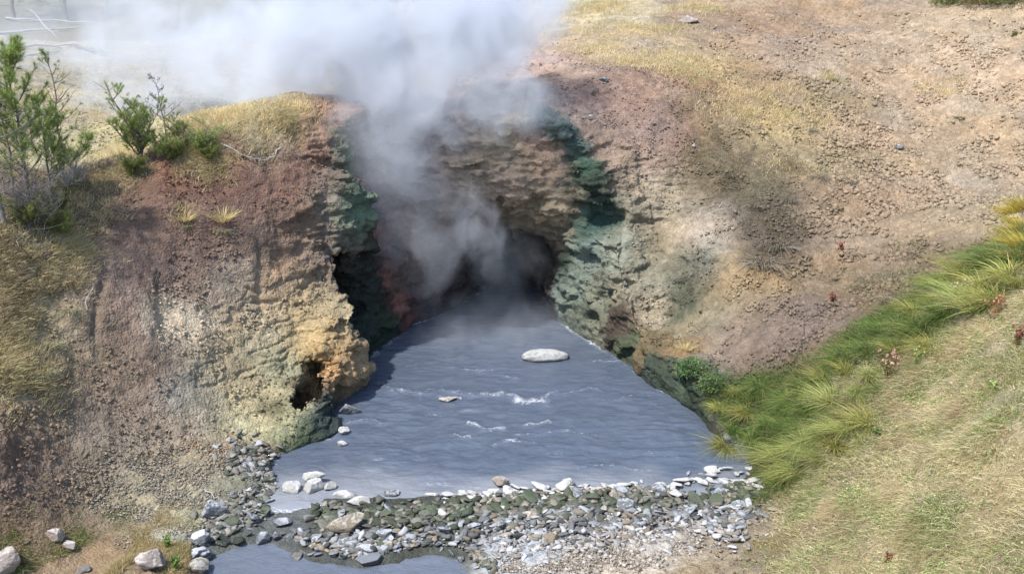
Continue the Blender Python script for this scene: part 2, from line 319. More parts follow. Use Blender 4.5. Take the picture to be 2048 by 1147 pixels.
# mineral streaks, bands and clod-by-clod variation
C *= (1+.34*fbm(V*1.1, 4, 121, .6))[:,None]
tint = fbm(V*.8, 3, 127)[:,None]; C *= 1+tint*np.array([.10, .0, -.14])
C *= (1+.30*fbm(V*np.array([1,1,1])*6, 3, 141)*1.0)[:,None]
C *= (1+.28*(id1-.5)*soil+.12*(id2-.5))[:,None]
band = vnoise(np.stack([V[:,0]*.6, V[:,1]*.6, (V[:,2]+.1*fbm(V*.9,2,7))*7], 1), 131)
C *= (1+cliff*.22*band)[:,None]
bedm = sst(.02, -.1, V[:,2])*sst(.0, -.3, D)
C = C*(1-bedm[:,None])+np.array([.2,.22,.25])*bedm[:,None]
C *= (1-.35*wet*sst(-.2, .1, V[:,2]))[:,None]
C = np.clip(C, .01, .8)
# ------------------------------------------------------------------ materials
def new_mat(name):
    m = bpy.data.materials.new(name); m.use_nodes = True; nt = m.node_tree; nt.nodes.clear()
    o = nt.nodes.new('ShaderNodeOutputMaterial'); return m, nt, o
class NB:
    def __init__(s, nt): s.nt = nt
    def n(s, t, inp=None, **kw):
        x = s.nt.nodes.new(t)
        for k, v in kw.items(): setattr(x, k, v)
        for k, v in (inp or {}).items():
            if isinstance(v, bpy.types.NodeSocket): s.nt.links.new(v, x.inputs[k])
            else: x.inputs[k].default_value = v
        return x
    def math(s, op, a, b=None, c=None, clamp=False):
        x = s.nt.nodes.new('ShaderNodeMath'); x.operation = op; x.use_clamp = clamp
        for i, v in enumerate((a, b, c)):
            if v is None: continue
            if isinstance(v, bpy.types.NodeSocket): s.nt.links.new(v, x.inputs[i])
            else: x.inputs[i].default_value = v
        return x.outputs[0]
    def mix(s, f, a, b, mode='MIX'):
        x = s.nt.nodes.new('ShaderNodeMix'); x.data_type = 'RGBA'; x.blend_type = mode
        for i, v in ((0, f), (6, a), (7, b)):
            if isinstance(v, bpy.types.NodeSocket): s.nt.links.new(v, x.inputs[i])
            else: x.inputs[i].default_value = v if i == 0 else (*v, 1) if len(v) == 3 else v
        return x.outputs[2]
def ground_mat(name, bumpd=.03, rough=.95, spec=.2, scale=1.0):
    m, nt, o = new_mat(name); b = NB(nt)
    pos = b.n('ShaderNodeNewGeometry').outputs['Position']
    col = b.n('ShaderNodeVertexColor', layer_name='Col').outputs['Color']
    n1 = b.n('ShaderNodeTexNoise', {'Vector': pos, 'Scale': 14*scale, 'Detail': 5.0, 'Roughness': .65}).outputs['Fac']
    n2 = b.n('ShaderNodeTexNoise', {'Vector': pos, 'Scale': 48*scale, 'Detail': 4.0, 'Roughness': .7}).outputs['Fac']
    v1 = b.n('ShaderNodeTexVoronoi', {'Vector': pos, 'Scale': 20*scale, 'Randomness': 1.0})
    v2 = b.n('ShaderNodeTexVoronoi', {'Vector': pos, 'Scale': 42*scale, 'Randomness': 1.0})
    vv = b.math('MULTIPLY_ADD', n1, .9, .55)
    c = b.mix(1.0, col, b.n('ShaderNodeCombineColor', {0: vv, 1: vv, 2: vv}).outputs[0], 'MULTIPLY')
    # scattered paler chips
    chip = b.n('ShaderNodeSeparateColor', {0: v2.outputs['Color']}).outputs[0]
    cm = b.math('MULTIPLY', b.math('GREATER_THAN', chip, .9), .35)
    c = b.mix(cm, c, b.mix(1.0, col, (1.7, 1.65, 1.6), 'MULTIPLY'))
    h = b.math('ADD', b.math('MULTIPLY', n1, .8), b.math('MULTIPLY', b.math('SUBTRACT', 1.0, v1.outputs['Distance']), .9))
    h = b.math('ADD', h, b.math('MULTIPLY', n2, .5))
    h = b.math('ADD', h, b.math('MULTIPLY', b.math('SUBTRACT', 1.0, v2.outputs['Distance']), .4))
    bp = b.n('ShaderNodeBump', {'Height': h, 'Strength': .9, 'Distance': bumpd}).outputs[0]
    w = b.n('ShaderNodeAttribute', attribute_name='wet').outputs['Fac']
    r = b.math('SUBTRACT', rough, b.math('MULTIPLY', w, .55))
    p = b.n('ShaderNodeBsdfPrincipled', {'Base Color': c, 'Roughness': r, 'Specular IOR Level': spec, 'Normal': bp})
    nt.links.new(p.outputs[0], o.inputs['Surface'])
    return m
M_ground = ground_mat('soil_and_rock')
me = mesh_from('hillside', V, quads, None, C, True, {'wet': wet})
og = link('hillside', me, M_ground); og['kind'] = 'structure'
log('terrain object')
# ------------------------------------------------------------------ sun and sky
SUN = Vector((-.50, -.46, 1.08)).normalized()
sl = bpy.data.lights.new('sun', 'SUN'); sl.energy = 3.4; sl.angle = math.radians(2.0); sl.color = (1.0, .95, .87)
so = bpy.data.objects.new('sun', sl); COL.objects.link(so); so.rotation_euler = SUN.to_track_quat('Z', 'Y').to_euler(); so.location = (-20, -10, 40)
w = bpy.data.worlds.new('World'); S.world = w; w.use_nodes = True; nt = w.node_tree
bg = nt.nodes['Background']; sky = nt.nodes.new('ShaderNodeTexSky'); sky.sky_type = 'NISHITA'; sky.sun_disc = False
sky.sun_elevation = math.asin(SUN.z); sky.sun_rotation = math.atan2(SUN.x, SUN.y)
nt.links.new(sky.outputs[0], bg.inputs[0]); bg.inputs[1].default_value = .15
S.view_settings.view_transform = 'Standard'; S.view_settings.look = 'None'; S.view_settings.exposure = .85; S.view_settings.gamma = 1
S.cycles.use_denoising = True
S.cycles.max_bounces = 8; S.cycles.diffuse_bounces = 3; S.cycles.glossy_bounces = 2; S.cycles.transmission_bounces = 3
S.cycles.volume_bounces = 3; S.cycles.transparent_max_bounces = 8; S.cycles.volume_step_rate = 1.0; S.cycles.volume_max_steps = 128
S.cycles.caustics_reflective = False; S.cycles.caustics_refractive = False
# ------------------------------------------------------------------ distant slope beyond the rim
ny, nx = 160, 260
yy = 44+ (np.linspace(0, 1, ny)**1.6)*150
GX = np.linspace(-1.1, 1.1, nx)[None,:]*(yy[:,None]*.75+10); GY = np.broadcast_to(yy[:,None], GX.shape)
h0 = Hill(GX*44/GY, np.full(GX.shape, 44.0))
rise = .20+.10*sst(-5, 20, GX)
GZ = h0-.25+(GY-44)*rise*sst(42, 60, GY)
PV = np.stack([GX.ravel(), GY.ravel(), GZ.ravel()], 1)
PV[:,2] += .5*fbm(PV*.12, 3, 201)*sst(44, 50, PV[:,1])+.12*fbm(PV*.9, 3, 202)
ii = np.arange(ny-1)[:,None]*nx+np.arange(nx-1)[None,:]
FQ = np.stack([ii, ii+1, ii+nx+1, ii+nx], -1).reshape(-1, 4)
fc = np.array([.17,.16,.115])[None]*(1+.35*fbm(PV*.3, 3, 203))[:,None]+np.array([.03,.0,-.02])[None]*fbm(PV*.15, 2, 204)[:,None]
fo = link('far_hillside', mesh_from('far_hillside', PV, FQ, None, np.clip(fc, .02, .8), True, {'wet': np.zeros(len(PV))}), M_ground); fo['kind'] = 'structure'
FARB = BVHTree.FromPolygons(PV.tolist(), FQ.tolist())
def far_hit(px, py):
    d = Vector(ray(px, py)).normalized(); r = FARB.ray_cast(CAMV, d, 400); r2 = BVH.ray_cast(CAMV, d, 400)
    if r2[0] is not None: return np.array(r2[0])
    return np.array(r[0]) if r[0] is not None else at(px, py, 60)
# ------------------------------------------------------------------ water
def water_mat():
    m, nt, o = new_mat('muddy_water'); b = NB(nt)
    pos = b.n('ShaderNodeNewGeometry').outputs['Position']
    foam = b.n('ShaderNodeAttribute', attribute_name='foam').outputs['Fac']
    shal = b.n('ShaderNodeAttribute', attribute_name='shallow').outputs['Fac']
    mp = b.n('ShaderNodeMapping', {'Vector': pos, 'Scale': (1.0, 1.5, 1.0)}).outputs[0]
    n1 = b.n('ShaderNodeTexNoise', {'Vector': mp, 'Scale': 1.9, 'Detail': 7.0, 'Roughness': .62, 'Distortion': 1.2}).outputs['Fac']
    n2 = b.n('ShaderNodeTexNoise', {'Vector': mp, 'Scale': 9.0, 'Detail': 4.0, 'Roughness': .6, 'Distortion': .8}).outputs['Fac']
    nf = b.n('ShaderNodeTexNoise', {'Vector': mp, 'Scale': 14.0, 'Detail': 5.0, 'Roughness': .75, 'Distortion': 1.2}).outputs['Fac']
    base = b.mix(b.math('MULTIPLY_ADD', n1, 1.6, -.3, True), (.058, .076, .112), (.112, .138, .184))
    base = b.mix(b.math('MULTIPLY', shal, .75), base, (.27, .285, .31))
    fm = b.n('ShaderNodeMapRange', {0: b.math('ADD', nf, b.math('MULTIPLY', foam, .28)), 1: .68, 2: .90, 3: 0.0, 4: .9}).outputs[0]
    c = b.mix(b.math('MULTIPLY', fm, .9), base, (.72, .75, .78))
    h = b.math('ADD', b.math('MULTIPLY', n1, 1.0), b.math('MULTIPLY', n2, .35))
    h = b.math('ADD', h, b.math('MULTIPLY', fm, .15))
    bp = b.n('ShaderNodeBump', {'Height': h, 'Strength': .8, 'Distance': .055}).outputs[0]
    p = b.n('ShaderNodeBsdfPrincipled', {'Base Color': c, 'Roughness': b.math('MULTIPLY_ADD', fm, .5, .16), 'IOR': 1.55, 'Specular IOR Level': .75, 'Normal': bp})
    nt.links.new(p.outputs[0], o.inputs['Surface']); return m
M_water = water_mat()
def water_sheet(name, x0, x1, y0, y1, z, step, foamlines=(), amp=1.0):
    gx = np.arange(x0, x1, step); gy = np.arange(y0, y1, step)
    X, Y = np.meshgrid(gx, gy); P = np.stack([X.ravel(), Y.ravel(), np.full(X.size, z)], 1)
    D = sdpoly(P[:,0], P[:,1])
    warp = fbm(np.stack([P[:,0]*.6, P[:,1]*.6, P[:,2]], 1), 2, 301)
    rip = .5*np.sin(P[:,1]*9.5+2.2*warp*3+.9*np.sin(P[:,0]*.8))+.5*vnoise(np.stack([P[:,0]*2.2, P[:,1]*6.5, P[:,2]], 1), 303)
    rip2 = fbm(np.stack([P[:,0]*4, P[:,1]*9, P[:,2]], 1), 3, 305)
    rip = vnoise(np.stack([P[:,0]*1.6+warp*1.5, P[:,1]*4.2+warp*2, P[:,2]], 1), 303)
    dz = amp*(.016*rip+.016*rip2+.025*fbm(P*.9, 2, 307))*(.5+.8*sst(-.3, .4, warp))
    if z < -.05: dz = dz
    else: P[:,2] -= .2*sst(15.5, 14.9, P[:,1])
    foam = np.zeros(len(P))
    for a, b_, wd, s, hgt in foamlines:
        a = at_z(*a, 0)[:2]; b_ = at_z(*b_, 0)[:2]
        e = b_-a; L2 = (e@e); t = np.clip(((P[:,0]-a[0])*e[0]+(P[:,1]-a[1])*e[1])/L2, 0, 1)
        wob = .28*fbm(np.stack([P[:,0]*2.3, P[:,1]*1.0, P[:,2]], 1), 3, 311); wd = wd*1.5
        d = np.hypot(P[:,0]-a[0]-e[0]*t, P[:,1]-a[1]-e[1]*t+wob)
        g_ = np.exp(-(d/wd)**2); foam = np.maximum(foam, g_*s); dz += g_*hgt*(1+.5*vnoise(P*np.array([9,9,1]), 313))
    edge = np.exp(-(D/.13)**2)*sst(19.5, 21, P[:,1])*(.55+.6*vnoise(P*2.0, 315))
    foam = np.maximum(foam, edge)
    dz += edge*.05*np.abs(vnoise(P*8, 317))
    P[:,2] += dz
    shal = sst(17.2, 15.9, P[:,1]+.5*fbm(P*1.3, 2, 319))
    n0 = len(gx); ii = np.arange(len(gy)-1)[:,None]*n0+np.arange(n0-1)[None,:]
    Q = np.stack([ii, ii+1, ii+n0+1, ii+n0], -1).reshape(-1, 4)
    me = mesh_from(name, P, Q, None, None, True, {'foam': foam, 'shallow': shal if z > -.05 else np.full(len(P), .25)})
    o = link(name, me, M_water); o['kind'] = 'structure'; return o
FL = [((1000,790),(1040,798),.08,1.0,.04),((1035,800),(1090,800),.10,1.0,.04),((1085,796),(1105,786),.06,.9,.03),((1110,784),(1200,778),.05,.75,.03),((960,786),(1000,790),.08,.8,.02),((780,778),(990,788),.12,.55,.03),((760,770),(860,790),.14,.6,.02),((940,848),(1010,856),.08,.95,.03),((1050,850),(1098,846),.06,.9,.02),
 ((935,738),(990,744),.07,.7,.02),((990,750),(1030,756),.06,.7,.02),((990,893),(1030,880),.05,.9,.02),((1010,882),(1070,890),.04,.9,.02),((905,870),(940,868),.04,.9,.01),((700,845),(770,842),.08,.7,.02),((1190,722),(1240,724),.05,.8,.02),((1130,865),(1200,868),.05,.7,.02),
 ((1300,905),(1350,912),.05,.6,.01),((600,912),(640,914),.04,.4,.0),((880,795),(920,792),.06,.9,.02),((1030,870),(1110,868),.04,.6,.02),((850,960),(1000,975),.05,.6,.01),((1150,930),(1300,935),.05,.6,.01),((1180,800),(1300,790),.04,.6,.01),((850,830),(950,820),.05,.6,.01),((1090,910),(1140,915),.04,.6,.01)]
water_sheet('pool_water', -5.2, 5.4, 14.75, 31.0, 0.0, .035, FL)
water_sheet('stream_water', -6.2, 1.6, 11.5, 15.0, -.12, .04, (), .5)
log('water')
# ------------------------------------------------------------------ steam
def steam_mat(name, dens, noise_scale, sharp, erode, col=(.905, .935, .99)):
    m, nt, o = new_mat(name); b = NB(nt)
    oc = b.n('ShaderNodeTexCoord').outputs['Object']; pos = b.n('ShaderNodeNewGeometry').outputs['Position']
    mp = b.n('ShaderNodeMapping', {'Vector': pos, 'Rotation': (0, math.radians(38), 0), 'Scale': (1.0, 1.0, .85)}).outputs[0]
    L = b.n('ShaderNodeVectorMath', {0: oc}, operation='LENGTH').outputs['Value']
    nz = b.n('ShaderNodeTexNoise', {'Vector': mp, 'Scale': noise_scale, 'Detail': 6.0, 'Roughness': .6, 'Distortion': .9}).outputs['Fac']
    f = b.math('SUBTRACT', 1.0, L)
    f = b.math('MULTIPLY_ADD', b.math('SUBTRACT', nz, .5), erode, f)
    edge = b.n('ShaderNodeMapRange', {0: L, 1: .70, 2: .99, 3: 1.0, 4: 0.0}).outputs[0]
    f = b.n('ShaderNodeMapRange', {0: f, 1: 0.0, 2: sharp, 3: 0.0, 4: 1.0}, interpolation_type='SMOOTHSTEP').outputs[0]
    d = b.math('MULTIPLY', b.math('MULTIPLY', f, edge), dens)
    p = b.n('ShaderNodeVolumePrincipled', {'Color': (*col, 1), 'Density': d, 'Anisotropy': .25})
    nt.links.new(p.outputs[0], o.inputs['Volume']); return m
def ico(sub):
    import bmesh
    bm = bmesh.new(); bmesh.ops.create_icosphere(bm, subdivisions=sub, radius=1.0)
    V_ = np.array([v.co[:] for v in bm.verts]); T_ = np.array([[v.index for v in f.verts] for f in bm.faces]); bm.free(); return V_, T_
IC2 = ico(2); IC3 = ico(3); IC1 = ico(1); IC4 = ico(5)
STEAM = [ # px, py, distance, radii x y z, tilt about y (deg), density, noise scale, sharpness, erode, label
 (1010,520,26.4,(1.5,1.3,1.6),-12,.24,1.2,.8,3.4,'grey steam filling the dark cave mouth'),
 (955,450,25.0,(.8,.6,1.7),-20,.8,1.6,.9,4.0,'thin wisp of steam curling out of the cave arch'),
 (830,430,24.7,(1.7,1.0,2.9),-18,.48,.9,1.0,3.2,'tall column of steam rising along the left cave wall'),
 (770,260,24.3,(2.1,1.1,2.0),-30,.70,.8,1.0,3.2,'dense steam billowing over the left rim of the cave'),
 (930,190,25.2,(3.1,1.3,1.7),-8,.80,.8,.9,3.2,'steam drifting across the top edge of the cave'),
 (860,90,26.0,(4.4,1.9,2.1),-25,1.05,.85,.9,3.8,'thick white steam cloud above the cave'),
 (650,95,25.8,(4.4,2.0,2.5),-25,1.0,.75,.9,3.8,'brightest steam cloud above the left plateau'),
 (985,30,27.5,(2.6,1.8,1.6),-15,1.4,.8,.7,3.2,'steam bank at the top edge right of the main cloud'),
 (400,125,27.5,(5.2,2.8,2.7),-12,.55,.8,.9,4.2,'thinner steam drifting behind the young pines'),
 (200,70,38.0,(8.0,5.0,3.6),-5,.12,.33,.9,3.0,'faint steam veiling the fallen logs on the far slope'),
 (1000,655,25.0,(2.8,3.2,1.0),0,.26,.9,1.1,2.6,'faint steam lying on the back of the pool'),
]
for i, (px, py, y, r, tilt, dn, ns, sh, er, lab) in enumerate(STEAM):
    me = mesh_from('steam', IC3[0]*1.02, None, IC3[1], None, True)
    o = link('steam', me, steam_mat('steam_vapour', dn, ns, sh, er)); o.location = at(px, py, y); o.scale = r; o.rotation_euler = (0, math.radians(tilt), 0)
    tag(o, lab, 'steam', None, 'stuff')
log('steam')
# ------------------------------------------------------------------ stones
def rock_mat(name, c1, c2, c3, coat=0.0, coatc=(.6,.6,.6), rough=.85, wetn=0.0):
    m, nt, o = new_mat(name); b = NB(nt)
    g_ = b.n('ShaderNodeNewGeometry'); pos = g_.outputs['Position']
    rnd = b.n('ShaderNodeObjectInfo').outputs['Random']
    n1 = b.n('ShaderNodeTexNoise', {'Vector': pos, 'Scale': 5.0, 'Detail': 6.0, 'Roughness': .7}).outputs['Fac']
    n2 = b.n('ShaderNodeTexNoise', {'Vector': pos, 'Scale': 34.0, 'Detail': 5.0, 'Roughness': .75}).outputs['Fac']
    n3 = b.n('ShaderNodeTexNoise', {'Vector': pos, 'Scale': 11.0, 'Detail': 4.0, 'Roughness': .6, 'Distortion': 1.0}).outputs['Fac']
    c = b.mix(b.math('MULTIPLY_ADD', n1, 2.2, -.6, True), c1, c2)
    c = b.mix(b.math('MULTIPLY_ADD', rnd, .9, -.1, True), c, c3)
    c = b.mix(b.math('MULTIPLY', b.math('SUBTRACT', n2, .3, None, True), .8, None, True), c, b.mix(1.0, c, (.45,.45,.45), 'MULTIPLY'))
    if coat:
        up = b.n('ShaderNodeSeparateXYZ', {0: g_.outputs['Normal']}).outputs[2]
        cm = b.n('ShaderNodeMapRange', {0: b.math('ADD', b.math('MULTIPLY', up, .5), n3), 1: 1.02-coat*.5, 2: 1.14-coat*.5, 3: 0.0, 4: 1.0}).outputs[0]
        c = b.mix(cm, c, coatc)
    zz = b.math('ADD', b.n('ShaderNodeSeparateXYZ', {0: pos}).outputs[2], b.math('MULTIPLY', b.math('SUBTRACT', n3, .5), .08))
    wl = b.n('ShaderNodeMapRange', {0: zz, 1: .015, 2: .05, 3: 1.0, 4: 0.0}).outputs[0]
    c = b.mix(wl, c, b.mix(1.0, c, (.42,.43,.45), 'MULTIPLY'))
    rough = b.math('SUBTRACT', rough, b.math('MULTIPLY', wl, .45))
    h = b.math('ADD', b.math('MULTIPLY', n3, .6), b.math('MULTIPLY', n2, .5))
    bp = b.n('ShaderNodeBump', {'Height': h, 'Strength': 1.0, 'Distance': .035}).outputs[0]
    p = b.n('ShaderNodeBsdfPrincipled', {'Base Color': c, 'Roughness': rough, 'Specular IOR Level': .35, 'Normal': bp})
    nt.links.new(p.outputs[0], o.inputs['Surface']); return m
RM = {
 'pale': rock_mat('pale_stone', (.30,.285,.26), (.43,.42,.40), (.46,.45,.43), .35, (.50,.50,.49)),
 'green': rock_mat('algae_stone', (.055,.065,.045), (.12,.125,.10), (.17,.17,.15), .3, (.08,.105,.055), .6),
 'grey': rock_mat('grey_stone', (.09,.10,.10), (.19,.20,.205), (.15,.155,.16), .25, (.36,.38,.42), .65),
 'blue': rock_mat('mud_crusted_stone', (.14,.145,.15), (.29,.30,.31), (.22,.225,.23), .6, (.44,.455,.48)),
 'tan': rock_mat('tan_stone', (.20,.155,.11), (.32,.27,.20), (.26,.22,.18), .3, (.40,.38,.34)),
 'boulder': rock_mat('pinkish_boulder', (.24,.19,.16), (.38,.33,.29), (.30,.26,.235), .3, (.44,.41,.38)),
 'mudgrey': rock_mat('mud_grey_stone', (.20,.20,.19), (.33,.33,.32), (.28,.28,.27), .4, (.40,.40,.39)),
}
def unit0(v): return v/(np.linalg.norm(v, axis=1)[:,None]+1e-9)
def rock_mesh(name, scl, seed, facets=7, rough=.12, smooth=False, sub=IC3):
    facets = facets*2+1; rough *= 1.6
    r = np.random.default_rng(seed); v = sub[0].copy()
    v *= (1+rough*fbm(v*1.3+seed*3.1, 3, seed))[:,None]
    for k in range(facets):
        n = r.normal(size=3); n /= np.linalg.norm(n); d = r.uniform(.38, .82)
        e = v@n-d; v = v-np.where(e > 0, e, 0)[:,None]*n*.92
    v *= np.array(scl)[None]
    v += .09*min(scl)*fbm(v*6/max(scl), 3, seed+5)[:,None]*unit0(v)
    if len(v) > 3000: v += .05*min(scl)*fbm(v*19/max(scl), 3, seed+6, .6)[:,None]*unit0(v)
    return mesh_from(name, v, None, sub[1], None, smooth)
def euler_on(n, yaw, jit):
    n = Vector(n).normalized(); n = (n+Vector((random.gauss(0, jit), random.gauss(0, jit), 0))).normalized()
    q = n.to_track_quat('Z', 'Y'); q = q@Quaternion((0, 0, 1), yaw); return q.to_euler()
def put_rock(name, label, cat, px, py, wpx, scl, mat, seed, yaw=0.0, sink=.25, group=None, facets=7, smooth=False, tilt=0.0, hang=None, rough=.12, pos=None):
    p, n = hit(px, py) if pos is None else pos
    if pos is None and p[2] < 0 and n[2] > .5 and p[1] > 14.9: p = at_z(px, py, 0.0)
    dist = np.linalg.norm(p-np.array([0, 0, CAMZ])); half = wpx*dist/FPX/2
    s = np.array(scl, float)/scl[0]*half
    me = rock_mesh(name, tuple(s*(1.12 if mat != 'boulder' else .95)), seed, facets, rough, False, IC4); o = link(name, me, RM[mat])
    o.location = (p[0], p[1], p[2]+s[2]*(1-2*sink)); o.rotation_euler = (tilt*.3, tilt, yaw)
    return tag(o, label, cat, group)
for a in [
 ('pool_rock','pale smooth humped rock alone in the middle of the pool before the cave','rock',1090,716,84,(1,.5,.30),'mudgrey',11,.05,.33,None,-1,True),
 ('pool_rock','flat tan rock barely breaking the waves left of the white crest','rock',898,799,40,(1,.6,.3),'tan',12,.1,.45,None,3,True),
 ('pool_rock','grey pyramid rock in the shadow beside the orange nose of the left bank','rock',699,826,40,(1,.9,.8),'grey',13,.3,.25,None,6,False),
 ('pool_rock','small pale block perched at the water line under the mossy ledge','rock',690,868,24,(1,.8,.8),'pale',14,.3,.1,None,8,False),
 ('pool_rock','low flat pale rock in the water in front of the mossy ledge','rock',650,884,58,(1,.5,.28),'pale',15,.1,.3,None,7,False),
 ('pool_rock','small knobbly pale rock below the perched block','rock',684,887,28,(1,.7,.5),'pale',16,.4,.3,None,6,False),
 ('pool_rock','small low dome rock left of centre in open water','rock',612,917,32,(1,.7,.4),'pale',17,0,.4,None,3,True),
 ('pool_rock','round pale boulder at the left of the white cluster in the pool','rock',588,980,38,(1,.9,.75),'pale',18,.2,.22,None,4,True),
 ('pool_rock','round pale boulder in the middle of the white cluster in the pool','rock',623,980,42,(1,.9,.75),'pale',19,.5,.22,None,4,True),
 ('pool_rock','wide pale slab at the back of the white cluster in the pool','rock',625,962,56,(1,.6,.45),'pale',20,.1,.15,None,7,False),
 ('pool_rock','knobbly pale rock at the right end of the white cluster','rock',658,978,36,(1,.7,.5),'pale',21,.2,.2,None,8,False),
 ('pool_rock','smooth pale rock half sunk between the white cluster and the dam','rock',690,992,44,(1,.6,.35),'pale',22,-.1,.4,None,2,True),
 ('pool_rock','wide pale rock half sunk close behind the dark end of the dam','rock',722,1006,50,(1,.6,.4),'pale',23,.1,.35,None,3,True),
 ('pool_rock','pointed wet slab standing alone off the left part of the dam','rock',783,989,46,(1,.5,.42),'grey',24,.2,.3,None,8,False),
 ('pool_rock','flat pale stone awash right of the pointed wet slab','rock',866,990,32,(1,.5,.25),'pale',25,.0,.3,None,4,True),
 ('pool_rock','blocky pinkish white stone standing proud at the back edge of the dam','rock',1005,970,50,(1,.6,.45),'boulder',26,-.05,.1,None,7,False),
 ('pool_rock','rounded square white stone at the back edge of the dam','rock',1137,972,36,(1,.7,.6),'pale',27,.0,.15,None,5,True),
 ('pool_rock','white slab tilted up at the right end of the pool','rock',1422,946,40,(1,.6,.3),'pale',28,.5,.2,None,7,False),
 ('boulder','large bright bluish white boulder on the left beach beside the outflow','boulder',425,1032,62,(1,.75,.8),'blue',31,.35,.2,None,8,False),
 ('shore_stone','rounded greenish stone right of the bright bluish boulder','rock',466,1048,32,(1,.7,.5),'green',32,.2,.2,None,2,True),
 ('dam_slab','large brown slab lying across the left half of the dam','rock',693,1058,82,(1,.5,.42),'tan',33,.04,.05,None,6,False),
 ('dam_stone','pale faceted stone at the stream edge below the outflow','rock',527,1083,32,(1,.8,.7),'blue',34,.4,.2,None,8,False),
 ('dam_stone','narrow upright bluish stone beside the pale faceted stone','rock',552,1078,20,(1,.8,1.3),'blue',35,.2,.2,None,8,False),
 ('dam_stone','long flat grey stone with a white top above the upright stone','rock',562,1048,44,(1,.6,.3),'blue',36,-.1,.1,None,6,False),
 ('dam_stone','dark mossy green hump near the middle of the dam','rock',855,1030,34,(1,.8,.6),'green',37,.1,.2,None,3,True),
 ('dam_stone','round pinkish grey stone standing in the pale mud','rock',1106,1078,38,(1,.75,.6),'tan',38,.1,.2,None,3,True),
 ('dam_stone','purple grey rounded stone right of the brown slab','rock',766,1072,46,(1,.6,.45),'grey',39,-.1,.15,None,4,True),
 ('dam_stone','long lilac white stone in front of the purple grey stone','rock',735,1102,44,(1,.5,.35),'blue',40,.1,.15,None,3,True),
 ('dam_stone','wide crusted flat stone at the near edge of the dam','rock',742,1122,64,(1,.6,.2),'blue',41,-.25,.1,None,7,False),
 ('dam_stone','brown stone with an orange stain left of the pale mud','rock',1056,1034,34,(1,.6,.5),'tan',42,.1,.2,None,3,True),
 ('dam_stone','large dark flat topped stone on the right half of the dam','rock',1246,1016,44,(1,.7,.5),'grey',43,.1,.15,None,5,True),
 ('dam_stone','round olive green stone on the right half of the dam','rock',1272,1003,28,(1,.8,.7),'green',44,.1,.2,None,3,True),
 ('dam_stone','deep green algae stone behind the dark flat topped stone','rock',1180,1000,40,(1,.6,.45),'green',45,.15,.15,None,4,True),
 ('dam_stone','folded white crusted stone near the right end of the dam','rock',1480,1020,38,(1,.7,.6),'blue',46,.3,.15,None,8,False),
 ('boulder','pinkish boulder in dry grass, upper one of a pair at lower left','boulder',112,1080,48,(1,.7,.6),'boulder',51,.3,.2,None,7,False),
 ('boulder','pinkish boulder in dry grass, lower one of a pair at lower left','boulder',138,1096,52,(1,.6,.45),'boulder',52,-.1,.2,None,7,False),
 ('boulder','pale boulder cut off by the lower left corner','boulder',14,1135,62,(1,.8,.9),'boulder',53,.6,.2,None,8,False),
 ('boulder','largest pink white boulder standing in green grass at the bottom edge','boulder',305,1136,84,(1,.7,.62),'boulder',54,.3,.25,None,8,False),
 ('boulder','low pale stone showing in the grass left of the largest boulder','boulder',172,1142,36,(1,.8,.5),'boulder',55,.1,.3,None,6,False),
 ('boulder','blue white crusted boulder at the stream corner','boulder',402,1085,46,(1,.8,.8),'blue',56,.2,.2,None,8,False,.0,None,.3),
 ('boulder','crumbly blue crusted lump below the stream corner boulder','boulder',402,1112,42,(1,.8,.7),'blue',57,.6,.25,None,5,False,.0,None,.35),
 ('boulder','moss topped tan boulder at the bottom edge beside the stream','boulder',392,1138,50,(1,.8,.6),'tan',58,.1,.25,None,5,True),
 ('slope_rock','flat broken slab lying high on the sunny slope below dry grass','rock',1381,46,54,(1,.5,.3),'boulder',61,.12,.15,None,8,False),
 ('slope_rock','small grey stone on the red soil above the cave','rock',1207,163,18,(1,.8,.7),'grey',62,.2,.2,None,6,False),
 ('slope_rock','small square white stone on the slope above the green rim','rock',1181,238,13,(1,.8,.8),'pale',63,.5,.1,None,8,False),
 ('slope_rock','small grey stone half way down the sunny right slope','rock',1798,298,18,(1,.8,.7),'grey',64,.2,.2,None,6,False),
 ('slope_rock','pale shard lying beside the dry tufts on the right slope','rock',1388,293,10,(1,.7,.6),'pale',65,.2,.1,None,6,False)]:
    put_rock(*a)
# ---- the stone dam: individual stones first, then the rubble between them
PROTO = {}
for mk in ('pale', 'green', 'grey', 'blue', 'tan'):
    PROTO[mk] = []
    for k in range(6):
        ang = mk != 'pale' or k % 2
        me = rock_mesh('stone_shape', (1, random.uniform(.5, .85), random.uniform(.16, .36)), 300+k*7+len(mk)*31, 8 if ang else 5, .18, False, IC3)
        me.materials.append(RM[mk]); PROTO[mk].append(me)
LOOK = {'pale': 'mud-whitened', 'green': 'green algae-covered', 'grey': 'wet dark grey', 'blue': 'blue-white crusted', 'tan': 'tan and brown'}
def where(px):
    for x, t in ((560, 'near the bluish boulder'), (660, 'left of the brown slab'), (780, 'near the brown slab'), (930, 'near the mossy hump'), (1060, 'near the blocky pinkish stone'),
                 (1180, 'near the square white stone'), (1290, 'near the dark flat stone'), (1400, 'near the tilted white slab'), (1700, 'at the grassy right end')):
        if px < x: return t
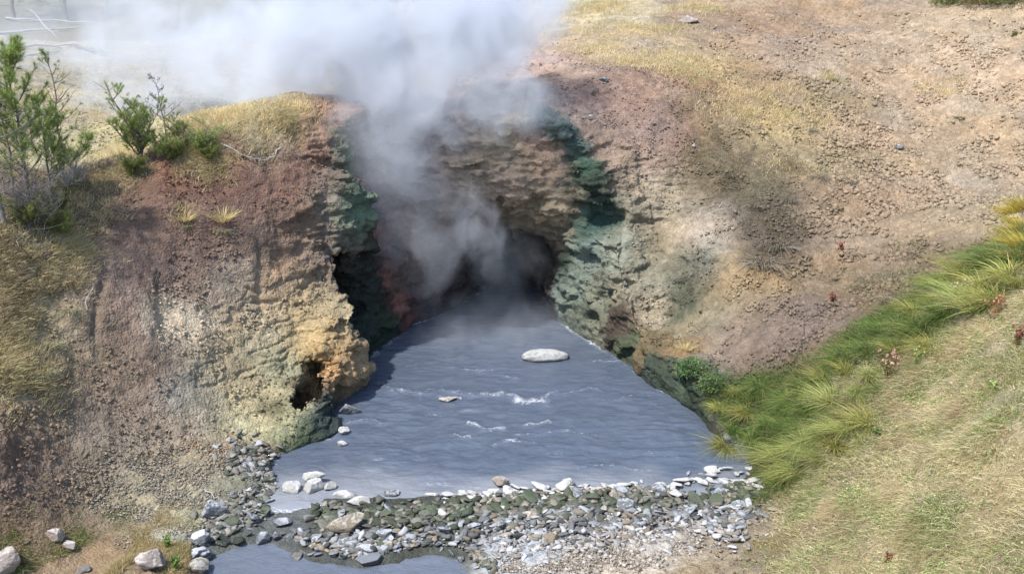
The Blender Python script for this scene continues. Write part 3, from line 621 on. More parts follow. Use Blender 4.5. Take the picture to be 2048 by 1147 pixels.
ZONES = [ # name, polyline, half spread px, count, size px range, kinds
 ('along the pool edge of the dam', [(880,1000),(960,992),(1050,984),(1200,975),(1350,968),(1450,960),(1530,972)], 9, 74, (22,50), {'pale':1}),
 ('in the pool edge shallows', [(1380,945),(1450,940),(1510,955)], 14, 10, (20,42), {'pale':1}),
 ('on the crest of the dam', [(640,1035),(760,1026),(860,1030),(1000,1008),(1150,998),(1300,992),(1500,992)], 14, 92, (22,56), {'green':4,'grey':3,'tan':1,'pale':.6}),
 ('on the near side of the dam', [(560,1075),(700,1085),(820,1070),(930,1062),(1010,1045),(1200,1030),(1500,1018)], 15, 70, (22,52), {'green':1.4,'grey':2.2,'blue':2.4,'tan':1.2}),
 ('beside the small front pool', [(590,1112),(680,1108),(860,1090),(930,1120),(1000,1110)], 12, 26, (20,44), {'blue':2,'tan':1.6,'grey':1,'pale':.5}),
 ('on the left shore', [(470,930),(520,950),(500,985),(540,1010),(480,1085),(430,1075)], 20, 28, (18,42), {'green':2,'grey':2.6,'blue':1}),
]
def along(pl, t):
    L = [math.dist(pl[i], pl[i+1]) for i in range(len(pl)-1)]; s_ = t*sum(L)
    for i, l in enumerate(L):
        if s_ <= l: f = s_/l; return pl[i][0]+(pl[i+1][0]-pl[i][0])*f, pl[i][1]+(pl[i+1][1]-pl[i][1])*f
        s_ -= l
    return pl[-1]
def damhit(px, py):
    p, n = hit(px, py)
    if p[2] < 0 and p[1] > 15.0: p = at_z(px, py, 0.0); n = np.array([0, 0, 1.])
    elif p[2] < -.12: p = at_z(px, py, -.12); n = np.array([0, 0, 1.])
    return p, n
for zn, pl, sp, cnt, (s0, s1), kinds in ZONES:
    for i in range(cnt):
        x, y = along(pl, (i+random.random())/cnt); x += random.uniform(-6, 6); y += random.triangular(-sp, sp)
        mk = random.choices(list(kinds), list(kinds.values()))[0]
        p, n = damhit(x, y); dist = np.linalg.norm(p-np.array([0, 0, CAMZ])); hf = (s0+(s1-s0)*random.random()**1.8)*dist/FPX/2
        o = link('dam_stone', random.choice(PROTO[mk])); o.scale = (hf,)*3
        o.location = (p[0], p[1], p[2]+hf*random.uniform(.08, .45)); n = np.array(n); n = n if n[2] > 0 else -n
        o.rotation_euler = euler_on(n*.4+np.array([0, 0, 1.]), random.gauss(0, .5) if mk == 'pale' else random.uniform(0, 6.3), .10 if mk == 'pale' else .42)
        tag(o, '%s stone %s, %s' % (LOOK[mk], zn, where(x)), 'stone', '%s stones %s' % (LOOK[mk], zn))
log('stones')
def pebble_mat():
    m, nt, o = new_mat('pebbles'); b = NB(nt)
    pos = b.n('ShaderNodeNewGeometry').outputs['Position']; col = b.n('ShaderNodeVertexColor', layer_name='Col').outputs['Color']
    n1 = b.n('ShaderNodeTexNoise', {'Vector': pos, 'Scale': 40.0, 'Detail': 4.0, 'Roughness': .7}).outputs['Fac']
    vv = b.math('MULTIPLY_ADD', n1, 1.0, .5)
    c = b.mix(1.0, col, b.n('ShaderNodeCombineColor', {0: vv, 1: vv, 2: vv}).outputs[0], 'MULTIPLY')
    bp = b.n('ShaderNodeBump', {'Height': n1, 'Strength': .6, 'Distance': .012}).outputs[0]
    p = b.n('ShaderNodeBsdfPrincipled', {'Base Color': c, 'Roughness': .85, 'Specular IOR Level': .3, 'Normal': bp}); nt.links.new(p.outputs[0], o.inputs['Surface']); return m
M_peb = pebble_mat()
_v = IC2[0].copy(); _r = np.random.default_rng(9)
for _k in range(14):
    _n = _r.normal(size=3); _n /= np.linalg.norm(_n); _e = _v@_n-_r.uniform(.5, .85); _v = _v-np.where(_e > 0, _e, 0)[:,None]*_n
IC2F = (_v, IC2[1])
def scatter_rocks(name, P, Sz, Cc, flat, base, label, cat):
    """many small stones in one mesh: P centres, Sz half sizes, Cc colours"""
    n = len(P); bv, bt = base; k = len(bv)
    r = np.random.default_rng(len(P))
    v = bv[None]*(1+.28*r.normal(size=(n, k, 1)).clip(-1.5, 1.5)*.6)*np.stack([np.ones(n), r.uniform(.55, .9, n), r.uniform(*flat, n)], 1)[:,None,:]
    a = r.uniform(0, 6.28, n); t = r.normal(0, .3, n); ca, sa, ct, st = np.cos(a), np.sin(a), np.cos(t), np.sin(t)
    x = v[:,:,0]*ct[:,None]+v[:,:,2]*st[:,None]; z = -v[:,:,0]*st[:,None]+v[:,:,2]*ct[:,None]; y = v[:,:,1]
    v = np.stack([x*ca[:,None]-y*sa[:,None], x*sa[:,None]+y*ca[:,None], z], 2)*Sz[:,None,None]+P[:,None,:]
    T_ = (bt[None]+(np.arange(n)*k)[:,None,None]).reshape(-1, 3)
    me = mesh_from(name, v.reshape(-1, 3), None, T_, np.repeat(Cc, k, 0), False)
    return tag(link(name, me, M_peb), label, cat, None, 'stuff')
PZ = [ # polyline, spread px, count, size px, colours
 ([(640,1040),(760,1030),(860,1032),(1000,1014),(1150,1004),(1300,998),(1520,990)], 24, 1900, (7,34), [(.08,.095,.065),(.12,.13,.11),(.20,.19,.16),(.05,.065,.045),(.15,.15,.14)]),
 ([(900,1000),(1100,985),(1300,976),(1520,972)], 12, 420, (9,22), [(.40,.39,.37),(.33,.31,.29),(.26,.24,.21)]),
 ([(560,1090),(700,1090),(820,1080),(940,1070),(1030,1050),(1200,1040),(1520,1030)], 26, 1300, (7,32), [(.24,.26,.29),(.13,.14,.155),(.33,.35,.38),(.20,.175,.14),(.08,.085,.08),(.13,.14,.15)]),
 ([(980,1090),(1100,1085),(1250,1070),(1400,1065),(1500,1060)], 28, 1000, (5,24), [(.32,.34,.37),(.30,.28,.26),(.24,.22,.19),(.18,.17,.16),(.38,.39,.42)]),
 ([(600,1110),(680,1115),(760,1110),(860,1100),(950,1125)], 20, 750, (7,26), [(.27,.23,.17),(.28,.295,.32),(.14,.14,.13)]),
 ([(1000,1135),(1150,1120),(1300,1110),(1400,1090)], 26, 2600, (3,9), [(.33,.29,.24),(.26,.22,.18),(.38,.36,.34),(.2,.17,.14)]),
 ([(460,910),(520,930),(520,970),(500,1010),(440,1060),(420,1110),(520,1110)], 34, 1900, (6,26), [(.13,.14,.13),(.08,.09,.075),(.23,.22,.20),(.27,.28,.30),(.15,.145,.13)]),
 ([(200,960),(300,980),(420,930),(380,1000),(300,1040),(240,1020)], 80, 7500, (2,7), [(.25,.22,.18),(.31,.28,.23),(.19,.165,.14),(.24,.245,.23)]),
 ([(560,1112),(700,1128),(800,1118),(880,1094),(960,1112),(990,1140)], 9, 520, (6,26), [(.13,.14,.12),(.08,.09,.07),(.27,.27,.26),(.2,.19,.16)]),
 ([(360,880),(440,910),(520,905)], 22, 700, (3,9), [(.31,.22,.14),(.26,.18,.12),(.28,.25,.22)]),
]
r_ = np.random.default_rng(5); PP = []; SS = []; CC = []
for pl, sp, cnt, (s0, s1), cs in PZ:
    for i in range(cnt):
        x, y = along(pl, r_.random()); x += r_.normal(0, sp*.6); y += r_.normal(0, sp*.55)
        p, n = hit(x, y)
        if p[2] < -.06: continue
        dist = np.linalg.norm(p-np.array([0, 0, CAMZ])); hf = (s0+(s1-s0)*r_.random()**2.2)*dist/FPX/2
        PP.append(p+np.array([0, 0, hf*.25])); SS.append(hf); CC.append(np.array(cs[r_.integers(len(cs))])*np.array([1.04,1,.94])*r_.uniform(.6, 1.25))
PP = np.array(PP); SS = np.array(SS); CC = np.array(CC)
scatter_rocks('rubble', PP, SS, CC, (.18, .5), IC2F, 'small stones and gravel filling the dam and the left beach', 'gravel')
log('rubble', len(PP))
# ---- faces of the slope with area, centre, colour (for scattering)
FC = BV[BQ].mean(1); FN = np.cross(BV[BQ[:,2]]-BV[BQ[:,0]], BV[BQ[:,3]]-BV[BQ[:,1]])/2; FA = np.linalg.norm(FN, axis=1); FN /= FA[:,None]+1e-12
FN = np.where((np.einsum('ij,ij->i', FN, np.array([0, -.3, 1.])[None]+0*FN) < -.3)[:,None], -FN, FN)
INV = (np.abs(FC[:,0]) < .53*FC[:,1]+.8) & (FC[:,1] > 8.8)
def pick(wt, n, seed):
    wt = wt*INV
    r = np.random.default_rng(seed); c = np.cumsum(wt*FA); c /= c[-1]
    f = np.searchsorted(c, r.random(n)); u, v = r.random((2, n, 1)); q = BQ[f]
    P = BV[q[:,0]]*(1-u)*(1-v)+BV[q[:,1]]*u*(1-v)+BV[q[:,2]]*u*v+BV[q[:,3]]*(1-u)*v
    return P, f
front = (FN@np.array([0, -1, .6]) > .05)
Dc = sdpoly(FC[:,0], FC[:,1])
bankw = sst(.0, 1.2, FC[:,0]-(3.3+(FC[:,1]-13)*.45))*sst(19.0, 17.0, FC[:,1])
wclod = np.where((FC[:,2] > .12) & (Dc > .15) & (FN[:,2] > .5), 1.0, 0)*(1-bankw)*sst(40, 22, FC[:,1])*sst(-.3, .3, vnoise(FC*1.5, 411))
P, f = pick(wclod, 42000, 11); r_ = np.random.default_rng(12)
sz = .010+.04*r_.random(len(P))**3.2; sz *= (1+.9*sst(4, 9, P[:,0]))
scatter_rocks('soil_clods', P+FN[f]*.015, sz, np.clip(CB[BQ[f,0]]*r_.uniform(.75, 1.3, len(P))[:,None], .02, .7), (.5, .9), IC1, 'crumbly clods and chips of soil scattered over the slopes', 'clods')
log('clods')
# ------------------------------------------------------------------ grasses
def veg_mat(name, rough=.7, trans=.25, var=.5):
    m, nt, o = new_mat(name); b = NB(nt)
    col = b.n('ShaderNodeVertexColor', layer_name='Col').outputs['Color']
    rnd = b.n('ShaderNodeObjectInfo').outputs['Random']
    vv = b.math('MULTIPLY_ADD', rnd, .35, .82)
    c = b.mix(1.0, col, b.n('ShaderNodeCombineColor', {0: vv, 1: vv, 2: vv}).outputs[0], 'MULTIPLY')
    d = b.n('ShaderNodeBsdfPrincipled', {'Base Color': c, 'Roughness': rough, 'Specular IOR Level': .25})
    t = b.n('ShaderNodeBsdfTranslucent', {'Color': c}); mx = b.n('ShaderNodeMixShader', {0: trans, 1: d.outputs[0], 2: t.outputs[0]})
    nt.links.new(mx.outputs[0], o.inputs['Surface']); return m
M_grass = veg_mat('grass_blades', .7, .35); M_needle = veg_mat('pine_needles', .5, .15); M_leaf = veg_mat('leaves', .5, .25)
def bark_mat(name, a, c_):
    m, nt, o = new_mat(name); b = NB(nt); pos = b.n('ShaderNodeNewGeometry').outputs['Position']
    n1 = b.n('ShaderNodeTexNoise', {'Vector': pos, 'Scale': 30.0, 'Detail': 5.0, 'Roughness': .7}).outputs['Fac']
    c = b.mix(b.math('MULTIPLY_ADD', n1, 2.4, -.7, True), a, c_)
    bp = b.n('ShaderNodeBump', {'Height': n1, 'Strength': .8, 'Distance': .02}).outputs[0]
    p = b.n('ShaderNodeBsdfPrincipled', {'Base Color': c, 'Roughness': .9, 'Normal': bp}); nt.links.new(p.outputs[0], o.inputs['Surface']); return m
M_bark = bark_mat('bark', (.10,.08,.065), (.22,.19,.17)); M_grey = bark_mat('weathered_wood', (.24,.23,.22), (.46,.44,.42)); M_dark = bark_mat('dark_dead_wood', (.05,.04,.035), (.12,.10,.09))
M_snag = bark_mat('grey_bark', (.12,.11,.10), (.27,.25,.23))
M_pale = bark_mat('bleached_wood', (.45,.42,.38), (.62,.60,.56))
def unit(a): return a/(np.linalg.norm(a, axis=-1, keepdims=True)+1e-12)
def blades(P, D, L, Wd, bend, Cc, seg=2):
    n = len(P); r = np.random.default_rng(n)
    sd = unit(np.cross(D, unit(r.normal(size=(n, 3)))))
    t = np.linspace(0, 1, seg+1); rows = []
    for k in range(seg+1):
        c = P+D*(L*t[k])[:,None]+bend*(L*t[k]**2)[:,None]
        w = (Wd*(1-t[k]**1.5)*.5)[:,None]
        if k < seg: rows += [c-sd*w, c+sd*w]
        else: rows += [c]
    V_ = np.stack(rows, 1).reshape(-1, 3); m = 2*seg+1; o = (np.arange(n)*m)[:,None]
    Q = np.concatenate([o+np.array([[2*k, 2*k+1, 2*k+3, 2*k+2]]) for k in range(seg-1)]) if seg > 1 else np.zeros((0, 4), int)
    T_ = o+np.array([[2*seg-2, 2*seg-1, 2*seg]])
    return V_, Q, T_, np.repeat(Cc, m, 0)
def cat_parts(parts):
    V_ = []; Q = []; T_ = []; C_ = []; n = 0
    for v, q, t, c in parts:
        V_.append(v); Q.append(q+n if len(q) else np.zeros((0, 4), int)); T_.append(t+n if len(t) else np.zeros((0, 3), int)); C_.append(c); n += len(v)
    return np.concatenate(V_), np.concatenate(Q), np.concatenate(T_), np.concatenate(C_)
def grass_field(name, wt, n, L0, L1, Wd, pal, pw, label, cat, seed, lean=.35, seg=2, flow=(0, 0, 0), patch=1.2):
    P, f = pick(wt, n, seed); r = np.random.default_rng(seed+1)
    cl = vnoise(P*patch*3, seed)*.5+.5                       # clumping
    kp = r.random(n) < .4+.8*cl; P = P[kp]; f = f[kp]; n = len(P)
    D_ = unit(np.array([0, 0, 1.])[None]+FN[f]*.35+r.normal(0, lean, (n, 3))*np.array([1, 1, .3]))
    L = (L0+(L1-L0)*r.random(n)**1.6)*(.7+.6*vnoise(P*patch, seed+3)**2)
    b_ = r.normal(0, .28, (n, 3)); b_[:,2] = -.25-.25*r.random(n); b_ += np.array(flow)
    pn = sst(-.45, .45, vnoise(P*patch, seed+5)+.25*r.normal(size=n))
    pal = np.array(pal); pw = np.array(pw, float); k = r.choice(len(pal), n, p=pw/pw.sum())
    col_ = pal[k]; alt = pal[np.minimum((pn*len(pal)).astype(int), len(pal)-1)]
    col_ = np.where((r.random(n) < .55)[:,None], alt, col_)*r.uniform(.75, 1.2, n)[:,None]
    v, q, t, c = blades(P-FN[f]*.03, D_, L, Wd*r.uniform(.6, 1.3, n), b_, col_, seg)
    return tag(link(name, mesh_from(name, v, q, t, c, False), M_grass), label, cat, None, 'stuff')
def gw(L, base=0.0, raw=False):
    wt = np.full(len(FC), base, np.float32)
    for px, py, r, s in L:
        p, n = hit(px, py); R = r*np.linalg.norm(p-np.array([0, 0, CAMZ]))/FPX
        wt = np.maximum(wt, s*np.exp(-((FC-p)**2).sum(1)/(R*R)*.9))
    if not raw: wt *= sst(-.55, .25, fbm(FC*1.1, 3, 431)+.5*(wt-.5))
    wt[(FC[:,2] < (-.02 if raw else .06)) | (Dc < .1)] = 0
    return wt
STRAW = [(.82,.67,.38),(.74,.60,.33),(.88,.76,.48),(.56,.43,.25),(.58,.50,.27)]
wdry = gw([(450,228,70,1.3),(400,240,60,1.3),(500,240,60,1.3),(540,215,60,1.2),(460,260,40,1.1),(585,215,50,.8),(250,300,50,1),(215,300,30,1),(60,590,80,.5),(50,650,80,.55),(50,740,70,.9),(20,560,60,.5),(110,520,50,.4),(20,820,50,.5),(370,430,26,.8),
 (1180,20,70,.9),(1300,55,80,1),(1400,18,45,1.2),(1210,90,55,.8),(1280,120,55,.9),(1380,145,50,1.1),(1340,110,60,.8),(1430,150,40,.8),(1490,215,60,.8),(1560,215,70,.9),(1640,240,60,.6),(1700,170,30,.6),(1760,190,25,.6),(1880,180,50,.4),(1600,330,60,.35),
 (700,180,120,.5),(850,60,120,.8),(950,80,70,.7),(200,200,120,.6),(400,120,160,.6),(650,100,160,.6),(1450,220,40,.7),(1660,155,20,.9),(1915,165,30,.6)])
grass_field('dry_grass', wdry, 230000, .10, .36, .013, STRAW, [4,3,3,1.5,1], 'dry straw coloured grass in patches on the rim and upper slopes', 'grass', 21, .3, 2)
wsp = gw([(1450,330,60,.8),(1500,380,70,.9),(1560,440,60,.9),(1420,280,50,.7),(1600,350,80,.7),(1700,330,80,.5),(1680,400,60,.4),(1560,500,40,.6),(1760,560,70,.7),(1700,620,50,.5),(1640,560,50,.3),(1820,500,60,.6),(1850,330,80,.2),(1780,600,40,.9),(1400,700,30,.6),(1370,680,25,.8)])
grass_field('withered_grass', wsp, 42000, .08, .26, .012, [(.30,.25,.17),(.40,.34,.23),(.22,.18,.13),(.48,.42,.30),(.26,.27,.17)], [3,3,2,1.4,1.4], 'thin withered brown grass on the shaded side of the right slope', 'grass', 22, .5, 2, (-.15, -.25, -.2))
wol = gw([(50,600,60,.75),(100,560,50,.55),(30,500,50,.8),(40,680,50,.6),(120,480,50,.6),(170,420,40,.55),(20,760,40,.6),(60,770,40,.4),(230,350,40,.5),(400,310,40,.6),(575,235,20,.8)])
grass_field('olive_grass', wol, 90000, .12, .40, .012, [(.50,.43,.24),(.64,.55,.33),(.40,.36,.19),(.74,.64,.42),(.30,.23,.15)], [3,3,1.2,2,1], 'rough olive and straw grass on the left slope below the pines', 'grass', 23, .5, 2)
wlow = gw([(250,1100,90,1.3),(350,1120,60,1.3),(250,1090,60,1),(180,1110,60,.9),(330,1100,40,1),(60,1130,60,.7),(360,1130,40,.9),(270,1140,70,1),(130,1130,60,.8)], 0, True)
grass_field('beach_grass', wlow*sst(-.5, .2, vnoise(FC*1.8, 466)), 70000, .05, .19, .010, [(.50,.38,.20),(.40,.31,.17),(.24,.30,.11),(.58,.48,.28),(.18,.24,.08)], [3,2,2,2,1.4], 'orange brown and green grass around the boulders at lower left', 'grass', 24, .45, 2)
# the meadow bank on the right
bk = bankw*np.where((FC[:,2] > .1) & (Dc > .25), 1, 0)*sst(8, 9.5, FC[:,1])
sedge_band = np.zeros(len(FC)); SB = [(1430,820),(1480,800),(1560,790),(1640,760),(1700,700),(1760,660),(1840,600),(1920,545),(2000,500),(2060,470)]
for (px, py) in SB+[(1960,520),(2010,560),(1900,590),(2040,520),(1840,650),(1540,870),(1600,850),(1680,830),(1600,910)]:
    p, n = hit(px, py); sedge_band = np.maximum(sedge_band, np.exp(-((FC-p)**2).sum(1)/.5))
mead = bk*(1-.7*sedge_band)*(.22+.78*sst(-.35, .3, fbm(FC*1.3, 3, 441)))
PALM = [(.76,.66,.42),(.84,.76,.52),(.60,.56,.30),(.40,.46,.18),(.50,.38,.24),(.28,.33,.12)]
grass_field('meadow_grass', mead, 520000, .09, .27, .0095, PALM, [4,3.4,2.2,1.5,1.3,.9], 'matted pale dry and yellow green grass on the near right bank', 'grass', 25, .75, 2, (-.1, -.1, -.15), 1.3)
grass_field('dry_stalks', mead*sst(.0, .45, vnoise(FC*1.9, 455)), 60000, .16, .42, .008, [(.62,.50,.30),(.46,.31,.19),(.74,.64,.40),(.36,.24,.16),(.40,.42,.18)], [3,2,3,1.4,1], 'taller tangled dry stalks standing in clumps on the near right bank', 'grass', 28, .7, 3, (-.2, -.1, -.3), 2.2)
def leaf_field(name, wt, n, size, pal, label, cat, seed, h=.08):
    P, f = pick(wt, n, seed); r = np.random.default_rng(seed)
    kp = vnoise(P*2.6, seed)+.35*vnoise(P*9, seed+1) > .12; P = P[kp]; f = f[kp]; n = len(P)
    P = P+np.array([0, 0, 1.])*(.02+h*r.random((n, 1)))+r.normal(0, .015, (n, 3))
    a = unit(r.normal(size=(n, 3))*np.array([1, 1, .45])); b_ = unit(np.cross(a, unit(r.normal(0, .5, (n, 3))+np.array([0, 0, 1.]))))
    s_ = size*r.uniform(.5, 1.3, (n, 1))
    V_ = np.stack([P-a*s_, P+b_*s_*.5, P+a*s_, P-b_*s_*.5], 1).reshape(-1, 3); Q = np.arange(n*4).reshape(-1, 4)
    pal = np.array(pal); c = pal[r.integers(len(pal), size=n)]*r.uniform(.7, 1.25, (n, 1))
    return tag(link(name, mesh_from(name, V_, Q, None, np.repeat(c, 4, 0), False), M_leaf), label, cat, None, 'stuff')
leaf_field('low_herbs', mead, 60000, .016, [(.36,.42,.15),(.27,.36,.12),(.48,.50,.24),(.20,.30,.09)], 'small leafy herbs scattered through the near right bank', 'herbs', 31)
fr = gw([(1450,1110,60,1),(1560,1080,60,1),(1400,1130,60,1),(1560,1000,40,.8),(1650,1040,60,.8),(1600,960,40,.7),(1340,1140,30,.7)])
grass_field('bank_foot_grass', fr*bankw**.3, 40000, .05, .16, .008, [(.40,.30,.16),(.22,.27,.10),(.46,.38,.22),(.30,.22,.13),(.17,.24,.08)], [3,2,3,2,1], 'tan and green tufty grass at the foot of the right bank', 'grass', 26, .6)
wgr = np.clip(sedge_band*1.0, 0, 1)*np.where(Dc > .12, 1, 0)*np.where(FC[:,2] > .08, 1, 0)
grass_field('bank_green_grass', wgr, 110000, .14, .46, .013, [(.13,.20,.05),(.20,.26,.07),(.09,.15,.04),(.28,.30,.10),(.26,.2,.1)], [3,3,2,1.4,.6], 'green grass growing thick between the sedge tussocks', 'grass', 27, .45, 3, (-.3, -.1, -.2))
log('grass fields')
# ---- sedge tussocks, each a thing
def tussock_mesh(seed, n, L0, L1, pal, spread=.5, flow=(-.3, -.08), Wd=.011, rad=.16, droop=.75):
    r = np.random.default_rng(seed); a = r.uniform(0, 6.28, n); q = r.random(n)**.5
    P = np.stack([np.cos(a)*q*rad, np.sin(a)*q*rad, np.full(n, -.03)], 1)
    D_ = unit(np.stack([np.cos(a)*q*spread+r.normal(0, .22, n), np.sin(a)*q*spread+r.normal(0, .22, n), np.ones(n)], 1))
    out = np.stack([np.cos(a)*q*.45+flow[0]*r.uniform(.5, 1.3, n), np.sin(a)*q*.45+flow[1]+r.normal(0, .12, n), -droop*r.uniform(.6, 1.15, n)], 1)
    pal = np.array(pal); c = pal[r.integers(len(pal), size=n)]*r.uniform(.5, 1.5, (n, 1)); c = np.where(r.random((n, 1)) < .12, np.array([[.42,.34,.16]]), c)
    v, q_, t, cc = blades(P, D_, L0+(L1-L0)*r.random(n), Wd*r.uniform(.6, 1.3, n), out, c, 5)
    me = mesh_from('tussock_blades', v, q_, t, cc, False); me.materials.append(M_grass); return me
GRN = [(.12,.21,.05),(.17,.26,.06),(.22,.30,.08),(.09,.16,.04)]; YEL = [(.30,.33,.08),(.42,.40,.11),(.24,.30,.07),(.50,.44,.16)]; PAL = [(.40,.42,.15),(.52,.50,.22),(.30,.36,.11),(.24,.32,.09)]; GLD = [(.58,.44,.07),(.5,.34,.05),(.42,.42,.09),(.60,.5,.12)]
TM = {'deep green': [tussock_mesh(1, 520, .45, .85, GRN), tussock_mesh(2, 460, .5, .95, GRN, .6)], 'yellow green': [tussock_mesh(3, 480, .45, .85, YEL), tussock_mesh(4, 420, .4, .75, YEL, .6)],
      'pale arching': [tussock_mesh(5, 620, .5, .95, PAL, .45, (-.5, -.1)), tussock_mesh(6, 560, .5, .9, PAL+YEL[:1], .5, (-.5, -.1))], 'golden': [tussock_mesh(7, 420, .4, .7, GLD, .45, (-.35, -.05), droop=.45)]}
TS = [(1440,800,'yellow green','at the left end of the green band'),(1470,850,'deep green','at the left end of the green band'),(1450,880,'yellow green','hanging over the water edge'),(1475,770,'yellow green','at the left end of the green band'),(1490,810,'yellow green','at the left end of the green band'),(1510,870,'deep green','hanging over the water edge'),(1520,760,'deep green','at the left end of the green band'),(1540,830,'deep green','in the middle of the green band'),
 (1575,790,'deep green','in the middle of the green band'),(1610,765,'deep green','in the middle of the green band'),(1620,810,'deep green','in the middle of the green band'),(1650,745,'yellow green','in the middle of the green band'),(1660,790,'pale arching','in the middle of the green band'),(1580,840,'deep green','in the middle of the green band'),
 (1700,730,'yellow green','below the thistle'),(1720,775,'pale arching','below the thistle'),(1690,700,'deep green','in the shade above the thistle'),(1735,690,'deep green','in the shade above the thistle'),(1765,650,'deep green','in the shade above the thistle'),(1745,740,'pale arching','below the thistle'),(1800,640,'deep green','in the shade above the thistle'),
 (1790,680,'deep green','in the shade above the thistle'),(1830,610,'yellow green','on the upper part of the green band'),(1850,650,'deep green','on the upper part of the green band'),(1870,590,'yellow green','on the upper part of the green band'),(1900,560,'yellow green','on the upper part of the green band'),(1890,620,'deep green','on the upper part of the green band'),(1940,540,'yellow green','on the upper part of the green band'),
 (1970,560,'yellow green','on the upper part of the green band'),(1980,515,'deep green','near the right edge of the photo'),(2020,540,'yellow green','near the right edge of the photo'),(2035,500,'yellow green','near the right edge of the photo'),(2010,475,'yellow green','near the right edge of the photo'),(1920,590,'deep green','on the upper part of the green band'),
 (1960,505,'deep green','on the upper part of the green band'),(1915,525,'yellow green','on the upper part of the green band'),(1990,590,'yellow green','on the upper part of the green band'),(1950,605,'pale arching','on the upper part of the green band'),(2035,560,'yellow green','near the right edge of the photo'),(2000,500,'deep green','near the right edge of the photo'),(1880,560,'deep green','on the upper part of the green band'),(1800,690,'yellow green','in the shade above the thistle'),(1860,680,'yellow green','on the upper part of the green band'),(2046,480,'golden','at the right edge'),(2035,455,'golden','at the right edge'),
 (2040,440,'golden','at the right edge'),(2025,410,'golden','at the right edge'),(2046,400,'golden','at the right edge'),
 (1560,905,'pale arching','above the right end of the dam'),(1590,885,'pale arching','above the right end of the dam'),(1620,880,'pale arching','above the right end of the dam'),(1600,930,'pale arching','above the right end of the dam'),(1640,905,'pale arching','above the right end of the dam'),(1650,860,'pale arching','above the right end of the dam'),(1690,850,'pale arching','above the right end of the dam'),(1570,940,'yellow green','above the right end of the dam'),(1680,880,'yellow green','above the right end of the dam'),(1700,820,'yellow green','above the right end of the dam'),(1740,830,'yellow green','above the right end of the dam'),(1610,850,'deep green','above the right end of the dam'),(1530,900,'deep green','hanging over the water edge')]
for px, py, k, wh in TS:
    p, n = hit(px, py+18); o = link('sedge_tussock', random.choice(TM[k])); o.location = p; s_ = random.uniform(.65, .95)*(1.2 if px > 1800 else 1); o.scale = (s_, s_, s_*.9); o.rotation_euler = (random.gauss(0, .12), random.gauss(0, .12), random.gauss(0, 1.1))
    tag(o, '%s sedge tussock %s' % (k, wh), 'grass tussock', 'sedge tussocks along the green band')
BM = [tussock_mesh(11, 260, .18, .42, [(.62,.5,.26),(.55,.45,.22),(.7,.6,.34)], .8, (0, 0), .009, .10, .25), tussock_mesh(12, 220, .16, .32, [(.26,.23,.20),(.34,.31,.27),(.18,.15,.13),(.18,.18,.14)], .7, (-.1, -.45), .010, .12, .9), tussock_mesh(13, 180, .16, .32, [(.22,.26,.17),(.3,.33,.22),(.5,.42,.24)], .8, (0, -.3), .009, .09, .8)]
for px, py, k, s_, lab in [(445,440,0,1.25,'golden bunchgrass tuft, right and taller of two on the brown left slope'),(370,440,0,.9,'golden bunchgrass tuft, left and smaller of two on the brown left slope'),(445,462,2,1.0,'grey green blades hanging under the taller golden tuft'),(372,452,2,.7,'grey green blades hanging under the smaller golden tuft'),
 (1530,525,1,2.5,'large dark hanging tuft at the foot of the shaded right slope'),(1560,490,1,2.1,'grey brown tuft above the large dark hanging tuft'),(1510,410,1,1.2,'grey tuft in the middle of the shaded right slope'),(1640,355,1,1.1,'grey silvery tuft at the upper edge of the shade'),(1700,365,1,.9,'small grey tuft on the bright soil of the right slope'),(1620,260,1,1.0,'grey tuft among straw grass below the sunny clods'),
 (1580,400,1,1.1,'brown tuft between grey tufts on the right slope'),(1780,600,1,1.3,'grey green drooping tuft above the green band'),(1665,160,2,.9,'dark based tuft on the sunny clod field'),(1765,190,2,.8,'olive tuft right of centre on the sunny slope'),(1915,235,2,.8,'tuft beside a burrow at the right of the sunny slope'),(1460,350,1,1.0,'dull tuft near the ragged edge above the right cave wall'),(140,620,2,1.0,'dark hanging tuft at the edge of the olive grass'),(100,690,2,1.1,'grey green hanging tuft on the far left slope'),(85,745,2,1.1,'lowest grey green tuft on the far left slope'),
 (1395,740,2,1.0,'mossy green tuft on the right bank above the pool'),(1370,700,0,.8,'orange dry tuft on the right bank above the mossy tuft')]:
    p, n = hit(px, py); o = link('bunchgrass_tuft', BM[k]); o.location = p; o.scale = (s_,)*3; o.rotation_euler = (0, 0, random.uniform(-.6, .6)); tag(o, lab, 'grass tuft', 'single grass tufts on the slopes')
log('tussocks')
# ------------------------------------------------------------------ trees and plants
def tube(pts, rad, sides=6):
    pts = np.asarray(pts, float); rad = np.asarray(rad, float); n = len(pts)
    tg = unit(np.gradient(pts, axis=0)); ref = np.array([.3, .9, .2]); s1 = unit(np.cross(tg, ref)); s2 = np.cross(tg, s1)
    a = np.arange(sides)*2*math.pi/sides
    V_ = (pts[:,None]+rad[:,None,None]*(np.cos(a)[None,:,None]*s1[:,None]+np.sin(a)[None,:,None]*s2[:,None])).reshape(-1, 3)
    i = np.arange(n-1)[:,None]*sides; j = np.arange(sides)[None]; k = (j+1) % sides
    Q = np.stack([i+j, i+k, i+sides+k, i+sides+j], -1).reshape(-1, 4)
    V_ = np.concatenate([V_, pts[-1:]+tg[-1:]*rad[-1]]); T_ = np.stack([(n-1)*sides+np.arange(sides), (n-1)*sides+(np.arange(sides)+1) % sides, np.full(sides, n*sides)], 1)
    return V_, Q, T_, np.zeros((len(V_), 3))
